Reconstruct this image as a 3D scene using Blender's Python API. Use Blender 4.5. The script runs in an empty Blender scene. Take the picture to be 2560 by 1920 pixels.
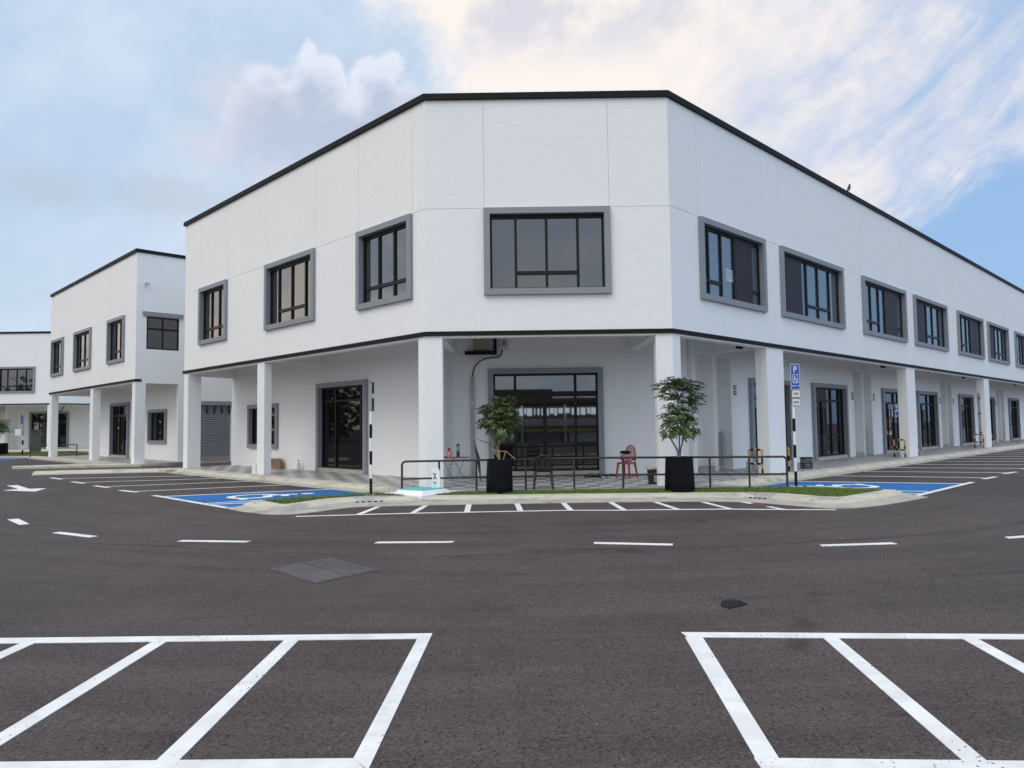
import bpy, bmesh, math, random
from math import sin, cos, pi, radians, atan2, sqrt
from mathutils import Vector as V, Matrix
S = bpy.context.scene
COL = S.collection
random.seed(7)

# ------------------------------------------------------------------ camera
F_PX, PITCH, ROLL, CAM_H = 1817.9, 0.0570235, -0.0128389, 1.6
cam_d = bpy.data.cameras.new('camera'); cam = bpy.data.objects.new('camera', cam_d); COL.objects.link(cam)
cam_d.sensor_width = 36.0; cam_d.lens = 36.0*F_PX/2560.0; cam_d.clip_start = 0.05; cam_d.clip_end = 3000
_f = V((0, cos(PITCH), sin(PITCH))); _u = V((0, -sin(PITCH), cos(PITCH))); _r = V((1, 0, 0))
_r2 = cos(ROLL)*_r + sin(ROLL)*_u; _u2 = -sin(ROLL)*_r + cos(ROLL)*_u
m = Matrix((_r2, _u2, -_f)).transposed().to_4x4(); m.translation = V((0, 0, CAM_H)); cam.matrix_world = m
S.camera = cam

# ------------------------------------------------------------------ node expression helper
class X:
    def __init__(s, nt, sock): s.nt, s.s = nt, sock
    def _op(s, op, *o):
        n = s.nt.nodes.new('ShaderNodeMath'); n.operation = op
        for i, a in enumerate((s,)+o):
            if isinstance(a, X): s.nt.links.new(a.s, n.inputs[i])
            else: n.inputs[i].default_value = a
        return X(s.nt, n.outputs[0])
    def __add__(s, o): return s._op('ADD', o)
    __radd__ = __add__
    def __sub__(s, o): return s._op('SUBTRACT', o)
    def __rsub__(s, o): return (s*-1.0)+o
    def __mul__(s, o): return s._op('MULTIPLY', o)
    __rmul__ = __mul__
    def __truediv__(s, o): return s._op('DIVIDE', o)
    def sat(s): return s._op('MINIMUM', 1.0)._op('MAXIMUM', 0.0)
    def sq(s): return s*s
    def step(s, a, b):
        n = s.nt.nodes.new('ShaderNodeMapRange'); n.interpolation_type = 'SMOOTHSTEP'
        s.nt.links.new(s.s, n.inputs[0]); n.inputs[1].default_value = a; n.inputs[2].default_value = b
        return X(s.nt, n.outputs[0])
def mixc(nt, f, a, b):
    n = nt.nodes.new('ShaderNodeMix'); n.data_type = 'RGBA'; n.clamp_factor = True
    for i, v in ((0, f), (6, a), (7, b)):
        if isinstance(v, X): nt.links.new(v.s, n.inputs[i])
        elif isinstance(v, (int, float)): n.inputs[i].default_value = v
        else: n.inputs[i].default_value = (*v[:3], 1)
    return X(nt, n.outputs[2])
def mapvec(nt, vec, scale=(1, 1, 1), rot=(0, 0, 0), loc=(0, 0, 0)):
    n = nt.nodes.new('ShaderNodeMapping'); nt.links.new(vec.s, n.inputs[0])
    n.inputs['Scale'].default_value = scale; n.inputs['Rotation'].default_value = rot; n.inputs['Location'].default_value = loc
    return X(nt, n.outputs[0])
def noise(nt, vec, scale, detail=4, rough=0.55, dist=0.0):
    n = nt.nodes.new('ShaderNodeTexNoise'); nt.links.new(vec.s, n.inputs['Vector'])
    n.inputs['Scale'].default_value = scale; n.inputs['Detail'].default_value = detail
    n.inputs['Roughness'].default_value = rough; n.inputs['Distortion'].default_value = dist
    return X(nt, n.outputs[0])
def voro(nt, vec, scale, feature='F1', out=0):
    n = nt.nodes.new('ShaderNodeTexVoronoi'); n.feature = feature; nt.links.new(vec.s, n.inputs['Vector'])
    n.inputs['Scale'].default_value = scale
    return X(nt, n.outputs[out])
def comb(nt, a, b, c):
    n = nt.nodes.new('ShaderNodeCombineXYZ')
    for i, v in enumerate((a, b, c)):
        if isinstance(v, X): nt.links.new(v.s, n.inputs[i])
        else: n.inputs[i].default_value = v
    return X(nt, n.outputs[0])
def sep(nt, v):
    n = nt.nodes.new('ShaderNodeSeparateXYZ'); nt.links.new(v.s, n.inputs[0])
    return [X(nt, n.outputs[i]) for i in range(3)]

# ------------------------------------------------------------------ world, sun, exposure
SUN_EL, SUN_ROT = radians(50), radians(222)
W = bpy.data.worlds.new('World'); S.world = W; W.use_nodes = True
W.cycles.sampling_method = 'MANUAL'; W.cycles.sample_map_resolution = 256
nt = W.node_tree; nt.nodes.clear()
tc = nt.nodes.new('ShaderNodeTexCoord'); D = X(nt, tc.outputs['Generated'])
sky = nt.nodes.new('ShaderNodeTexSky'); sky.sky_type = 'NISHITA'; sky.sun_disc = False
sky.sun_elevation = SUN_EL; sky.sun_rotation = SUN_ROT; sky.air_density = 1.0; sky.dust_density = 1.2; sky.ozone_density = 1.5
skyc = X(nt, sky.outputs[0])
dx, dy, dz = sep(nt, D)
az = dx._op('ARCTAN2', dy)*(180/pi)          # degrees east of the view axis
el = dz._op('ARCSINE')*(180/pi)
plane = comb(nt, dx/(dz+0.25), dy/(dz+0.25), 0.0)
wisp = noise(nt, mapvec(nt, plane, (2.2, 2.2, 1), (0, 0, 0.4), (3.1, 1.2, 0)), 1.3, 4, 0.6, 0.3)
fine = noise(nt, D, 9.0, 5, 0.6, 0.2)
billow = noise(nt, mapvec(nt, D, (1, 1, 1.25), (0, 0, 0), (1.7, .4, .2)), 5.2, 5, 0.55, 0.15)
# pale hazy blue base: Nishita sky thinned by high haze, deeper blue low on the right
def warp(v, amt, sc):
    n = nt.nodes.new('ShaderNodeTexNoise'); nt.links.new(v.s, n.inputs['Vector']); n.inputs['Scale'].default_value = sc; n.inputs['Detail'].default_value = 5
    a = nt.nodes.new('ShaderNodeVectorMath'); a.operation = 'MULTIPLY_ADD'; nt.links.new(n.outputs[1], a.inputs[0]); a.inputs[1].default_value = (amt,)*3; nt.links.new(v.s, a.inputs[2])
    return X(nt, a.outputs[0])
Dw = warp(D, 0.05, 14.0); Dw2 = warp(D, 0.14, 5.0)
ca, sa_ = cos(radians(33)), sin(radians(33))
wob = (noise(nt, D, 4.0, 3, 0.5)-0.5)*7.0
al = az*ca + el*sa_; ac = az*-sa_ + el*ca + wob
cir = noise(nt, comb(nt, al*0.055, ac*0.26, 0.3), 1.0, 7, 0.62)
cir2 = noise(nt, comb(nt, al*0.16, ac*0.62, 4.3), 1.0, 6, 0.66)
soft1 = noise(nt, Dw2, 4.5, 6, 0.58)
tilt = (az*0.028 + 0.30 + (wisp-0.5)*0.9)
blue = mixc(nt, tilt.step(0.05, 1.15), (4.9, 6.25, 7.9), (2.9, 4.7, 7.5))
blue = mixc(nt, (el*-1.0).step(-17, -5)*(az*-1.0).step(-10, 15)*0.6, blue, (5.3, 6.35, 7.4))
base = mixc(nt, 0.85, skyc, blue)
veil = (cir*0.3+soft1*0.7).step(0.36, 0.66)*0.75
base = mixc(nt, veil*(az*-1.0).step(-34, 6), base, (6.2, 7.05, 8.3))
f3 = noise(nt, Dw, 22.0, 6, 0.62)
# great cream cloud sheet from the centre to the right, its lower right edge running diagonally
edge = el - (az*0.45 + 0.3)
left_e = az + (el-27.0)*1.3 + 4.0 + (soft1-0.5)*30.0 + (f3-0.5)*14.0
sheet = left_e.step(-4.5, 6.5) * (edge + (cir-0.5)*7.0 + (cir2-0.5)*3.0 + (f3-0.5)*2.0).step(-0.5, 3.0)
thin = (az-8.0).step(0, 30)
body = ((cir-0.5)*1.7 + (cir2-0.5)*0.8 + (soft1-0.5)*1.2 + (f3-0.5)*0.8)*(thin*0.75+0.3) + 0.93 - thin*0.44
sheet_d = (sheet*(body.step(0.05, 0.95)*0.80+0.20)).sat()
tone = (az-15.0)*-0.022 + (soft1-0.5)*2.0 + (cir-0.5)*1.2 + (f3-0.5)*0.8 + 0.50
cream = mixc(nt, tone.step(0.0, 0.9), (6.6, 6.7, 7.5), (8.6, 8.0, 7.6))
greyp = ((soft1-0.5)*1.8+(fine-0.5)*1.4+0.30-((az-5.0)/9.0).sq()*0.30).step(0.15, 0.55)*(el-25.5).step(0, 4.5)
cream = mixc(nt, greyp*0.8, cream, (5.5, 5.75, 6.8))
c1 = mixc(nt, sheet_d, base, cream)
# cumulus bank left of the roof ridge, built from overlapping billows
b0 = noise(nt, Dw, 16.0, 2, 0.5)
cauli = 1.0 - voro(nt, Dw, 24.0)
cauli2 = 1.0 - voro(nt, Dw, 55.0)
f2 = noise(nt, Dw, 60.0, 6, 0.66)
big = b0*0.30 + f2*0.30 + (cauli-0.10)*0.28 + (cauli2-0.10)*0.14
def lobe(cx, cz, rx, rz):
    return 1.0 - (((az-cx)/rx).sq() + ((el-cz)/rz).sq())._op('SQRT')
def bank(ls):
    r = lobe(*ls[0])
    for l in ls[1:]: r = r._op('SMOOTH_MAX', lobe(*l), 0.12)
    return r
cum = bank(((-15.2, 24.0, 3.4, 3.6), (-18.4, 22.8, 3.4, 3.4), (-10.4, 24.2, 2.9, 3.4), (-8.0, 23.2, 2.6, 3.2), (-13.0, 21.6, 6.2, 3.6), (-17.0, 20.6, 5.4, 3.6)))
cd = cum*0.9 + (big-0.5)*1.5
low = (el-20.6).step(-4.0, 2.0)
p1 = cd.step(-0.10, 0.16)*low
depth = (cum*0.85 + (b0-0.5)*1.2 + (f2-0.5)*0.7 - (el-22.6)*0.10).step(-0.25, 0.75)
c2 = mixc(nt, p1*0.95, c1, mixc(nt, depth, (7.0, 7.3, 8.2), (4.4, 5.05, 6.4)))
soft = bank(((-21.5, 23.6, 3.4, 3.2), (-22.5, 20.2, 3.4, 2.4), (-17.5, 18.4, 6.0, 2.4)))*0.8+(f2-0.5)*1.1+(soft1-0.5)*1.2
c2 = mixc(nt, soft.step(-0.15, 0.8)*0.75, c2, (6.0, 6.15, 7.2))
wsp = bank(((-26.0, 16.6, 6.0, 2.0), (-32.7, 15.9, 4.5, 1.8)))+(cir-0.5)*1.5+(f2-0.5)*0.8
c2 = mixc(nt, wsp.step(-0.1, 0.9)*0.6, c2, (4.5, 5.1, 6.1))
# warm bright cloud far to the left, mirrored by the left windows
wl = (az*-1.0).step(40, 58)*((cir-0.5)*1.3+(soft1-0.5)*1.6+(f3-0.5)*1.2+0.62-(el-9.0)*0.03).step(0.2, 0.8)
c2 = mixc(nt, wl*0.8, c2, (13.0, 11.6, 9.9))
# the half of the sky behind the camera: broken bright cloud, bluer to the right
behind = (dy*-1.0).step(-0.35, 0.35)
bk = (billow*0.55+wisp*0.6).step(0.42, 0.72)
bkc = mixc(nt, dx.step(-0.6, 0.7), (10.4, 9.7, 8.9), (9.6, 11.0, 12.8))
bbl = mixc(nt, dx.step(-0.6, 0.8), (6.5, 7.6, 9.2), (6.8, 9.2, 12.4))
c3 = mixc(nt, behind, c2, mixc(nt, bk*0.8+0.1, bbl, bkc))
bg = nt.nodes.new('ShaderNodeBackground'); nt.links.new(c3.s, bg.inputs[0]); bg.inputs[1].default_value = 0.1
wo = nt.nodes.new('ShaderNodeOutputWorld'); nt.links.new(bg.outputs[0], wo.inputs[0])

sun_d = bpy.data.lights.new('sun', 'SUN'); sun_d.energy = 1.0; sun_d.angle = radians(38); sun_d.color = (1.0, 0.94, 0.86)
sun = bpy.data.objects.new('sun', sun_d); COL.objects.link(sun)
sd = V((sin(SUN_ROT)*cos(SUN_EL), cos(SUN_ROT)*cos(SUN_EL), sin(SUN_EL)))
sun.rotation_euler = sd.to_track_quat('Z', 'Y').to_euler(); sun.location = (-20, -20, 40)
S.view_settings.view_transform = 'Standard'; S.view_settings.look = 'None'
S.view_settings.exposure = 0.2; S.view_settings.gamma = 1.0; S.view_settings.use_curve_mapping = False
S.cycles.max_bounces = 8; S.cycles.diffuse_bounces = 8

# ------------------------------------------------------------------ materials
def mat(name, col=(.5, .5, .5), rough=.6, metal=0, ior=1.5, spec=.5, fn=None):
    mt = bpy.data.materials.new(name); mt.use_nodes = True
    t = mt.node_tree; b = t.nodes['Principled BSDF']
    b.inputs['Base Color'].default_value = (*col, 1); b.inputs['Roughness'].default_value = rough
    b.inputs['Metallic'].default_value = metal; b.inputs['IOR'].default_value = ior
    b.inputs['Specular IOR Level'].default_value = spec
    if fn:
        tc = t.nodes.new('ShaderNodeTexCoord'); fn(t, X(t, tc.outputs['Object']), b)
    return mt
def setc(t, b, c): t.links.new(c.s, b.inputs['Base Color'])
def setr(t, b, c): t.links.new(c.s, b.inputs['Roughness'])
def bump(t, b, h, strength=.3, dist=.01):
    n = t.nodes.new('ShaderNodeBump'); n.inputs['Strength'].default_value = strength; n.inputs['Distance'].default_value = dist
    t.links.new(h.s, n.inputs['Height']); t.links.new(n.outputs[0], b.inputs['Normal'])
def speck(c, amt=.12, scale=30, b_=.15, rough=None):
    def fn(t, o, b):
        n = noise(t, o, scale, 5)*.5 + noise(t, o, scale*.07, 3)*.5
        setc(t, b, mixc(t, n.step(.3, .7), tuple(x*(1-amt) for x in c), tuple(min(1, x*(1+amt*.6)) for x in c)))
        if b_: bump(t, b, noise(t, o, scale*2, 3), b_, .01)
    return fn
def f_plaster(t, o, b):
    big = noise(t, o, .5, 4, .6); mid = noise(t, mapvec(t, o, (1, 1, 2.2)), 5, 5, .62); fine_ = noise(t, o, 42, 4, .65)
    x, y, z = sep(t, o)
    drip = noise(t, mapvec(t, o, (1, 1, .07)), 9, 4, .7).step(.60, .80)*noise(t, o, .35, 2).step(.45, .6)
    f = (big*.3 + mid*.4 + fine_*.3).step(.36, .66)
    c = mixc(t, f, (.80, .798, .79), (.85, .848, .84))
    c = mixc(t, drip*.22, c, (.55, .545, .53))
    setc(t, b, c); bump(t, b, mid*.8+fine_*.6, .4, .012)
WHITE = mat('white_plaster', (.8, .8, .8), .8, spec=.3, fn=f_plaster)
GREY = mat('grey_paint', (.25, .26, .285), .6, fn=speck((.25, .26, .285), .05, 20, .05))
BLACK = mat('black_aluminium', (.008, .008, .009), .42, spec=.25)
TRIM = mat('charcoal_trim', (.014, .012, .012), .6, spec=.15, fn=speck((.014, .012, .012), .2, 12, .1))
def f_glass(t, o, b):
    bump(t, b, noise(t, o, .9, 2), .015, .02)
GLASS = mat('dark_glass', (.012, .013, .014), .02, ior=2.1, fn=f_glass)
GLASS2 = mat('blue_glass', (.05, .075, .095), .02, ior=2.9, fn=f_glass)
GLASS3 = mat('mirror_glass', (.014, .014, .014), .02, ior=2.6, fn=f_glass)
GLASSR = mat('tinted_glass', (.02, .021, .021), .02, ior=1.7, fn=f_glass)
GLASSD = mat('shop_glass', (.007, .007, .007), .02, ior=1.45, fn=f_glass)
PANEL = mat('brown_panel', (.030, .022, .027), .5, spec=.2)
def f_asphalt(t, o, b):
    ag = voro(t, o, 75.0); g1 = noise(t, o, 36, 4, .7); g2 = noise(t, o, 110, 4, .7); big = noise(t, o, .20, 5, .6)
    x, y, z = sep(t, o)
    # wheel paths and roller passes follow the bend of the road round the corner
    rx, ry = x, y-23.5
    rad = (rx.sq()+ry.sq())._op('SQRT'); ang = rx._op('ARCTAN2', ry)
    path = noise(t, comb(t, rad*1.5, ang*1.3, 0.0), 1.0, 5, .62); thinp = noise(t, comb(t, rad*7.0, ang*2.2, 3.0), 1.0, 4, .6)
    patch = noise(t, o, 1.3, 5, .62); g0 = noise(t, o, 13, 4, .75)
    grain = g1*.34 + g2*.36 + (1.0-ag)*.16 + g0*.14
    base = mixc(t, (big*.26+path*.40+thinp*.14+patch*.20).step(.39, .61), (.066, .0525, .0495), (.106, .0862, .0820))
    base = mixc(t, grain.step(.525, .66)*.9, base, (.235, .200, .190))
    base = mixc(t, (1.0-grain).step(.50, .62)*.95, base, (.014, .0108, .0102))
    sp = voro(t, o, 15.0); spm = (1.0-sp).step(.915, .96)*noise(t, o, 5, 2).step(.5, .62)
    base = mixc(t, spm*.7, base, (.38, .36, .34))
    oil = noise(t, o, .55, 5, .65).step(.69, .76); base = mixc(t, oil*.35, base, (.03, .025, .024))
    crk = voro(t, mapvec(t, o, (.25, 1.0, 1), (0, 0, .12)), .42, 'DISTANCE_TO_EDGE')
    wv = (1.0-crk).step(.985, .998)*noise(t, o, .6, 4).step(.55, .66); base = mixc(t, wv*.55, base, (.018, .014, .014))
    seam = 1.0-((rad-14.35+(noise(t, o, .35, 4)-.5)*1.1)._op('ABSOLUTE')).step(.015, .06)
    base = mixc(t, seam*noise(t, o, .8, 4).step(.38, .6)*.6, base, (.022, .018, .017))
    setc(t, b, base); setr(t, b, path*.2+.66)
    bump(t, b, grain, .7, .012)
ASPHALT = mat('asphalt', (.06, .055, .056), .8, spec=.2, fn=f_asphalt)
def f_line(t, o, b):
    n = noise(t, o, 3.0, 6, .65); sp = voro(t, o, 24.0)
    holes = ((1.0-sp).step(.80, .85)*noise(t, o, 1.3, 3).step(.48, .60)).sat()
    worn = noise(t, o, 38, 5, .8).step(.63, .68)*noise(t, o, 2.1, 4).step(.42, .62)
    c = mixc(t, n.step(.3, .7), (.70, .69, .67), (.87, .865, .85))
    c = mixc(t, noise(t, mapvec(t, o, (1, 3, 1)), 1.1, 4).step(.58, .70)*.35, c, (.52, .50, .48))
    c = mixc(t, (holes+worn).sat()*.92, c, (.07, .058, .055))
    setc(t, b, c); bump(t, b, noise(t, o, 90, 3), .5, .006)
LINE = mat('white_road_paint', (.78, .78, .77), .7, fn=f_line)
BLUE = mat('blue_road_paint', (.03, .13, .42), .7, spec=.2, fn=speck((.026, .150, .40), .28, 6, .2))
REDP = mat('red_primer', (.22, .05, .045), .7)
def f_tile(rot):
    def fn(t, o, b):
        mp = mapvec(t, mapvec(t, o, (1, 1, 1), (0, 0, rot)), (1, .5, 1))
        ck = t.nodes.new('ShaderNodeTexChecker'); t.links.new(mp.s, ck.inputs[0]); ck.inputs['Scale'].default_value = 1/.3
        x, y, z = sep(t, mp)
        gx = ((x/.3)._op('FRACT')-.5)._op('ABSOLUTE').step(.475, .49); gy = ((y/.3)._op('FRACT')-.5)._op('ABSOLUTE').step(.475, .49)
        n = noise(t, o, 5, 4)
        d = mixc(t, n, (.20, .198, .20), (.27, .265, .265)); l = mixc(t, n, (.45, .43, .41), (.54, .52, .495))
        c = mixc(t, X(t, ck.outputs[1]), l, d)
        c = mixc(t, gx._op('MAXIMUM', gy)*.7, c, (.25, .24, .23))
        setc(t, b, c); setr(t, b, n*.2+.35)
    return fn
TH = radians(44.7524)
TILE_W = mat('checker_tile', fn=f_tile(0.0)); TILE_L = mat('checker_tile_side', fn=f_tile(-TH))
def f_conc(t, o, b):
    n = noise(t, o, 2.2, 6, .65); f = noise(t, o, 24, 5, .65); s = noise(t, mapvec(t, o, (1, 1, 6)), 1.1, 5, .7)
    c = mixc(t, n.step(.35, .65), (.50, .46, .365), (.60, .565, .47))
    c = mixc(t, s.step(.53, .64)*.8, c, (.30, .295, .28))
    c = mixc(t, f.step(.58, .72)*.6, c, (.25, .235, .21))
    x, y, z = sep(t, o)
    low = (z*-1.0).step(-.055, -.02)*n.step(.35, .6); c = mixc(t, low*.55, c, (.24, .23, .215))
    cr = voro(t, mapvec(t, o, (1, 1, .2)), .8, 'DISTANCE_TO_EDGE'); c = mixc(t, (1.0-cr).step(.988, .997)*noise(t, o, 1.3, 3).step(.5, .6)*.6, c, (.16, .145, .13))
    setc(t, b, c); bump(t, b, f*.6+n*.5, .5, .02)
CONC = mat('cream_concrete', fn=f_conc, rough=.85)
GCONC = mat('grey_concrete', rough=.85, fn=speck((.40, .39, .365), .3, 8, .3))
SILL = mat('door_sill_stone', rough=.7, fn=speck((.42, .385, .34), .2, 14, .1))
WPAINT = mat('white_slab_paint', (.85, .85, .84), .6, fn=speck((.84, .84, .83), .05, 10, .3))
def f_turq(t, o, b):
    n = noise(t, o, 3.5, 7, .7)
    setc(t, b, mixc(t, n.step(.62, .68), (.10, .50, .47), (.75, .80, .78)))
TURQ = mat('turquoise_paint', fn=f_turq, rough=.55)
RAILM = mat('brown_rail_paint', (.045, .028, .028), .45, fn=speck((.045, .028, .028), .25, 18, .1))
POTM = mat('black_planter', (.005, .005, .007), .55, spec=.12, fn=speck((.004, .004, .006), .3, 6, .1))
SOIL = mat('planter_soil', rough=.95, fn=speck((.05, .035, .025), .4, 25, .6))
BARK = mat('bark', rough=.85, fn=speck((.20, .15, .115), .35, 30, .4))
def f_leaf(c0, c1):
    def fn(t, o, b):
        n = noise(t, o, 7, 3); g = t.nodes.new('ShaderNodeNewGeometry'); r = X(t, g.outputs['Random Per Island'])
        setc(t, b, mixc(t, (n*.5+r*.6).sat(), c0, c1))
    return fn
LEAF = mat('leaf_dark', rough=.4, fn=f_leaf((.026, .064, .015), (.125, .205, .05)))
LEAF2 = mat('leaf_olive', rough=.45, fn=f_leaf((.035, .068, .018), (.15, .20, .06)))
GRASSM = mat('grass_blade', rough=.6, fn=f_leaf((.06, .11, .014), (.17, .25, .04)))
TURF = mat('turf_soil', rough=.95, fn=speck((.055, .075, .02), .4, 20, .5))
BW = mat('black_paint', (.007, .007, .008), .5, spec=.2)
WW = mat('white_paint', (.78, .78, .78), .5)
SYMB = mat('white_symbol_paint', (.84, .84, .83), .7, spec=.2)
SIGNB = mat('blue_sign', (.018, .085, .36), .4)
SIGNW = mat('white_sign', (.72, .73, .72), .5)
YEL = mat('yellow_paint', (.58, .33, .03), .5, fn=speck((.58, .33, .03), .25, 12, .1))
STEEL = mat('galvanised_steel', (.34, .35, .36), .45, metal=.4, fn=speck((.33, .345, .36), .1, 6, .05))
def f_shut(t, o, b):
    setc(t, b, mixc(t, noise(t, mapvec(t, o, (3, 3, .3)), 1.2, 3), (.24, .27, .31), (.34, .345, .35)))
SHUT = mat('shutter_steel', rough=.45, metal=.3, fn=f_shut)
RED = mat('red_plastic', (.36, .055, .04), .4); REDT = mat('red_table', (.40, .045, .06), .45); BLK = mat('black_plastic', (.012, .011, .011), .45)
CARD = mat('cardboard', rough=.85, fn=speck((.30, .19, .115), .3, 9, .1)); BEIGE = mat('beige_box', (.30, .255, .18), .6); LGREY = mat('light_grey_plastic', (.55, .55, .55), .5)
DKGREEN = mat('dark_green_cloth', (.02, .035, .028), .8); CLOTHW = mat('dirty_white_cloth', rough=.9, fn=speck((.48, .45, .41), .25, 18, .3)); GCAB = mat('green_cabinet', (.085, .10, .065), .55, fn=speck((.075, .09, .06), .15, 6, .05))
NAVY = mat('navy_plastic', (.02, .025, .08), .4); CLEAR = mat('clear_plastic', (.62, .64, .64), .2); CLOTHB = mat('black_cloth', rough=.95, fn=speck((.008, .008, .010), .4, 30, .5))
IRON = mat('cast_iron', rough=.7, fn=speck((.088, .080, .083), .45, 11, .8)); WOOD = mat('dry_stick', (.36, .25, .17), .8); PINK = mat('pink_plastic', (.55, .22, .26), .4); BRICKR = mat('brown_cladding', rough=.8, fn=speck((.16, .12, .075), .3, 3, .2))
YB = mat('yellow_band', (.42, .36, .11), .7); BIRDM = mat('black_feather', (.010, .009, .009), .6)

# ------------------------------------------------------------------ mesh helpers
class MB:
    def __init__(s, fr=None): s.v, s.f, s.mi, s.fr, s.m = [], [], [], fr or (lambda a, b, c: V((a, b, c))), 0
    def pts(s, ps):
        i = len(s.v); s.v += [s.fr(*p) for p in ps]; return list(range(i, i+len(ps)))
    def face(s, ids): s.f.append(tuple(ids)); s.mi.append(s.m)
    def poly(s, ps): s.face(s.pts(ps))
    def box(s, x0, x1, y0, y1, z0, z1):
        p = s.pts([(x0, y0, z0), (x1, y0, z0), (x1, y1, z0), (x0, y1, z0), (x0, y0, z1), (x1, y0, z1), (x1, y1, z1), (x0, y1, z1)])
        for q in ((3, 2, 1, 0), (4, 5, 6, 7), (0, 1, 5, 4), (1, 2, 6, 5), (2, 3, 7, 6), (3, 0, 4, 7)): s.face([p[k] for k in q])
        return s
    def prism(s, pl, z0, z1):       # pl: list of (x, y)
        n = len(pl); a = s.pts([(x, y, z0) for x, y in pl]); b = s.pts([(x, y, z1) for x, y in pl])
        s.face(a[::-1]); s.face(b)
        for i in range(n): j = (i+1) % n; s.face((a[i], a[j], b[j], b[i]))
        return s
    def rings(s, rs, closed=True, cap=True):
        ids = [s.pts(r) for r in rs]; n = len(rs[0])
        for a, b in zip(ids, ids[1:]):
            for i in range(n if closed else n-1): j = (i+1) % n; s.face((a[i], a[j], b[j], b[i]))
        if cap and closed: s.face(ids[0][::-1]); s.face(ids[-1])
        return s
    def tube(s, path, r, n=8, cap=True):
        path = [V(p) for p in path]; R = r if isinstance(r, (list, tuple)) else [r]*len(path); rs = []; up = None
        for i, p in enumerate(path):
            t = (path[min(i+1, len(path)-1)]-path[max(i-1, 0)]).normalized()
            if up is None: up = V((0, 0, 1)) if abs(t.z) < .9 else V((1, 0, 0))
            a = t.cross(up).normalized(); up = a.cross(t).normalized()
            rs.append([tuple(p+R[i]*(a*cos(2*pi*k/n)+up*sin(2*pi*k/n))) for k in range(n)])
        return s.rings(rs, True, cap)
    def lathe(s, c, prof, n=24):
        return s.rings([[(c[0]+r*cos(2*pi*k/n), c[1]+r*sin(2*pi*k/n), c[2]+z) for k in range(n)] for r, z in prof])
    def frame(s, o, i, d0, d1):     # o, i = (s0, s1, z0, z1): rectangular ring prism
        def q(r, d): return s.pts([(r[0], d, r[2]), (r[1], d, r[2]), (r[1], d, r[3]), (r[0], d, r[3])])
        a, b, c, e = q(o, d0), q(i, d0), q(o, d1), q(i, d1)
        for k in range(4):
            j = (k+1) % 4
            s.face((a[k], a[j], b[j], b[k])); s.face((c[k], e[k], e[j], c[j])); s.face((a[k], c[k], c[j], a[j])); s.face((b[k], b[j], e[j], e[k]))
        return s
    def wall(s, s0, s1, z0, z1, d0, d1, holes):
        us = sorted({s0, s1, *[min(max(h[k], s0), s1) for h in holes for k in (0, 1)]}); zs = sorted({z0, z1, *[min(max(h[k], z0), z1) for h in holes for k in (2, 3)]})
        nu, nz = len(us)-1, len(zs)-1
        fill = [[not any(h[0]-1e-6 < (us[i]+us[i+1])/2 < h[1]+1e-6 and h[2]-1e-6 < (zs[j]+zs[j+1])/2 < h[3]+1e-6 for h in holes) for j in range(nz)] for i in range(nu)]
        G = {}
        def p(i, j, d):
            k = (i, j, d)
            if k not in G: G[k] = s.pts([(us[i], (d0, d1)[d], zs[j])])[0]
            return G[k]
        F = lambda i, j: 0 <= i < nu and 0 <= j < nz and fill[i][j]
        for i in range(nu):
            for j in range(nz):
                if not fill[i][j]: continue
                s.face((p(i, j, 0), p(i+1, j, 0), p(i+1, j+1, 0), p(i, j+1, 0))); s.face((p(i, j, 1), p(i, j+1, 1), p(i+1, j+1, 1), p(i+1, j, 1)))
                if not F(i-1, j): s.face((p(i, j, 0), p(i, j+1, 0), p(i, j+1, 1), p(i, j, 1)))
                if not F(i+1, j): s.face((p(i+1, j, 0), p(i+1, j, 1), p(i+1, j+1, 1), p(i+1, j+1, 0)))
                if not F(i, j-1): s.face((p(i, j, 0), p(i, j, 1), p(i+1, j, 1), p(i+1, j, 0)))
                if not F(i, j+1): s.face((p(i, j+1, 0), p(i+1, j+1, 0), p(i+1, j+1, 1), p(i, j+1, 1)))
        return s
    def build(s, name, mats, parent=None, origin=None, smooth=False, bevel=0):
        o = V((0, 0, 0))
        if parent is not None:
            p = parent
            while p.parent: p = p.parent
            o = p.location
        elif origin is not None: o = V(origin)
        me = bpy.data.meshes.new(name); me.from_pydata([tuple(v-o) for v in s.v], [], s.f)
        for mt in (mats if isinstance(mats, (list, tuple)) else [mats]): me.materials.append(mt)
        me.polygons.foreach_set('material_index', s.mi)
        bm = bmesh.new(); bm.from_mesh(me); bmesh.ops.recalc_face_normals(bm, faces=bm.faces)
        if bevel: bmesh.ops.bevel(bm, geom=list(bm.edges), offset=bevel, segments=2, affect='EDGES', clamp_overlap=True)
        bm.to_mesh(me); bm.free()
        if smooth:
            me.polygons.foreach_set('use_smooth', [True]*len(me.polygons)); me.set_sharp_from_angle(angle=radians(40))
        ob = bpy.data.objects.new(name, me); COL.objects.link(ob)
        if parent is not None: ob.parent = parent
        else: ob.location = o
        return ob
def tag(o, label=None, cat=None, group=None, kind=None):
    for k, v in (('label', label), ('category', cat), ('group', group), ('kind', kind)):
        if v: o[k] = v
    return o
def thing(name, label, cat, loc, group=None):
    o = bpy.data.objects.new(name, None); COL.objects.link(o); o.location = loc; o.empty_display_size = .3
    return tag(o, label, cat, group)
def struct(mb, name, mt, **k): return tag(mb.build(name, mt, **k), kind='structure')
def copy_tree(o, parent=None):
    c = o.copy(); COL.objects.link(c)
    if parent is not None: c.parent = parent
    for ch in list(o.children): copy_tree(ch, c)
    return c
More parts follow.
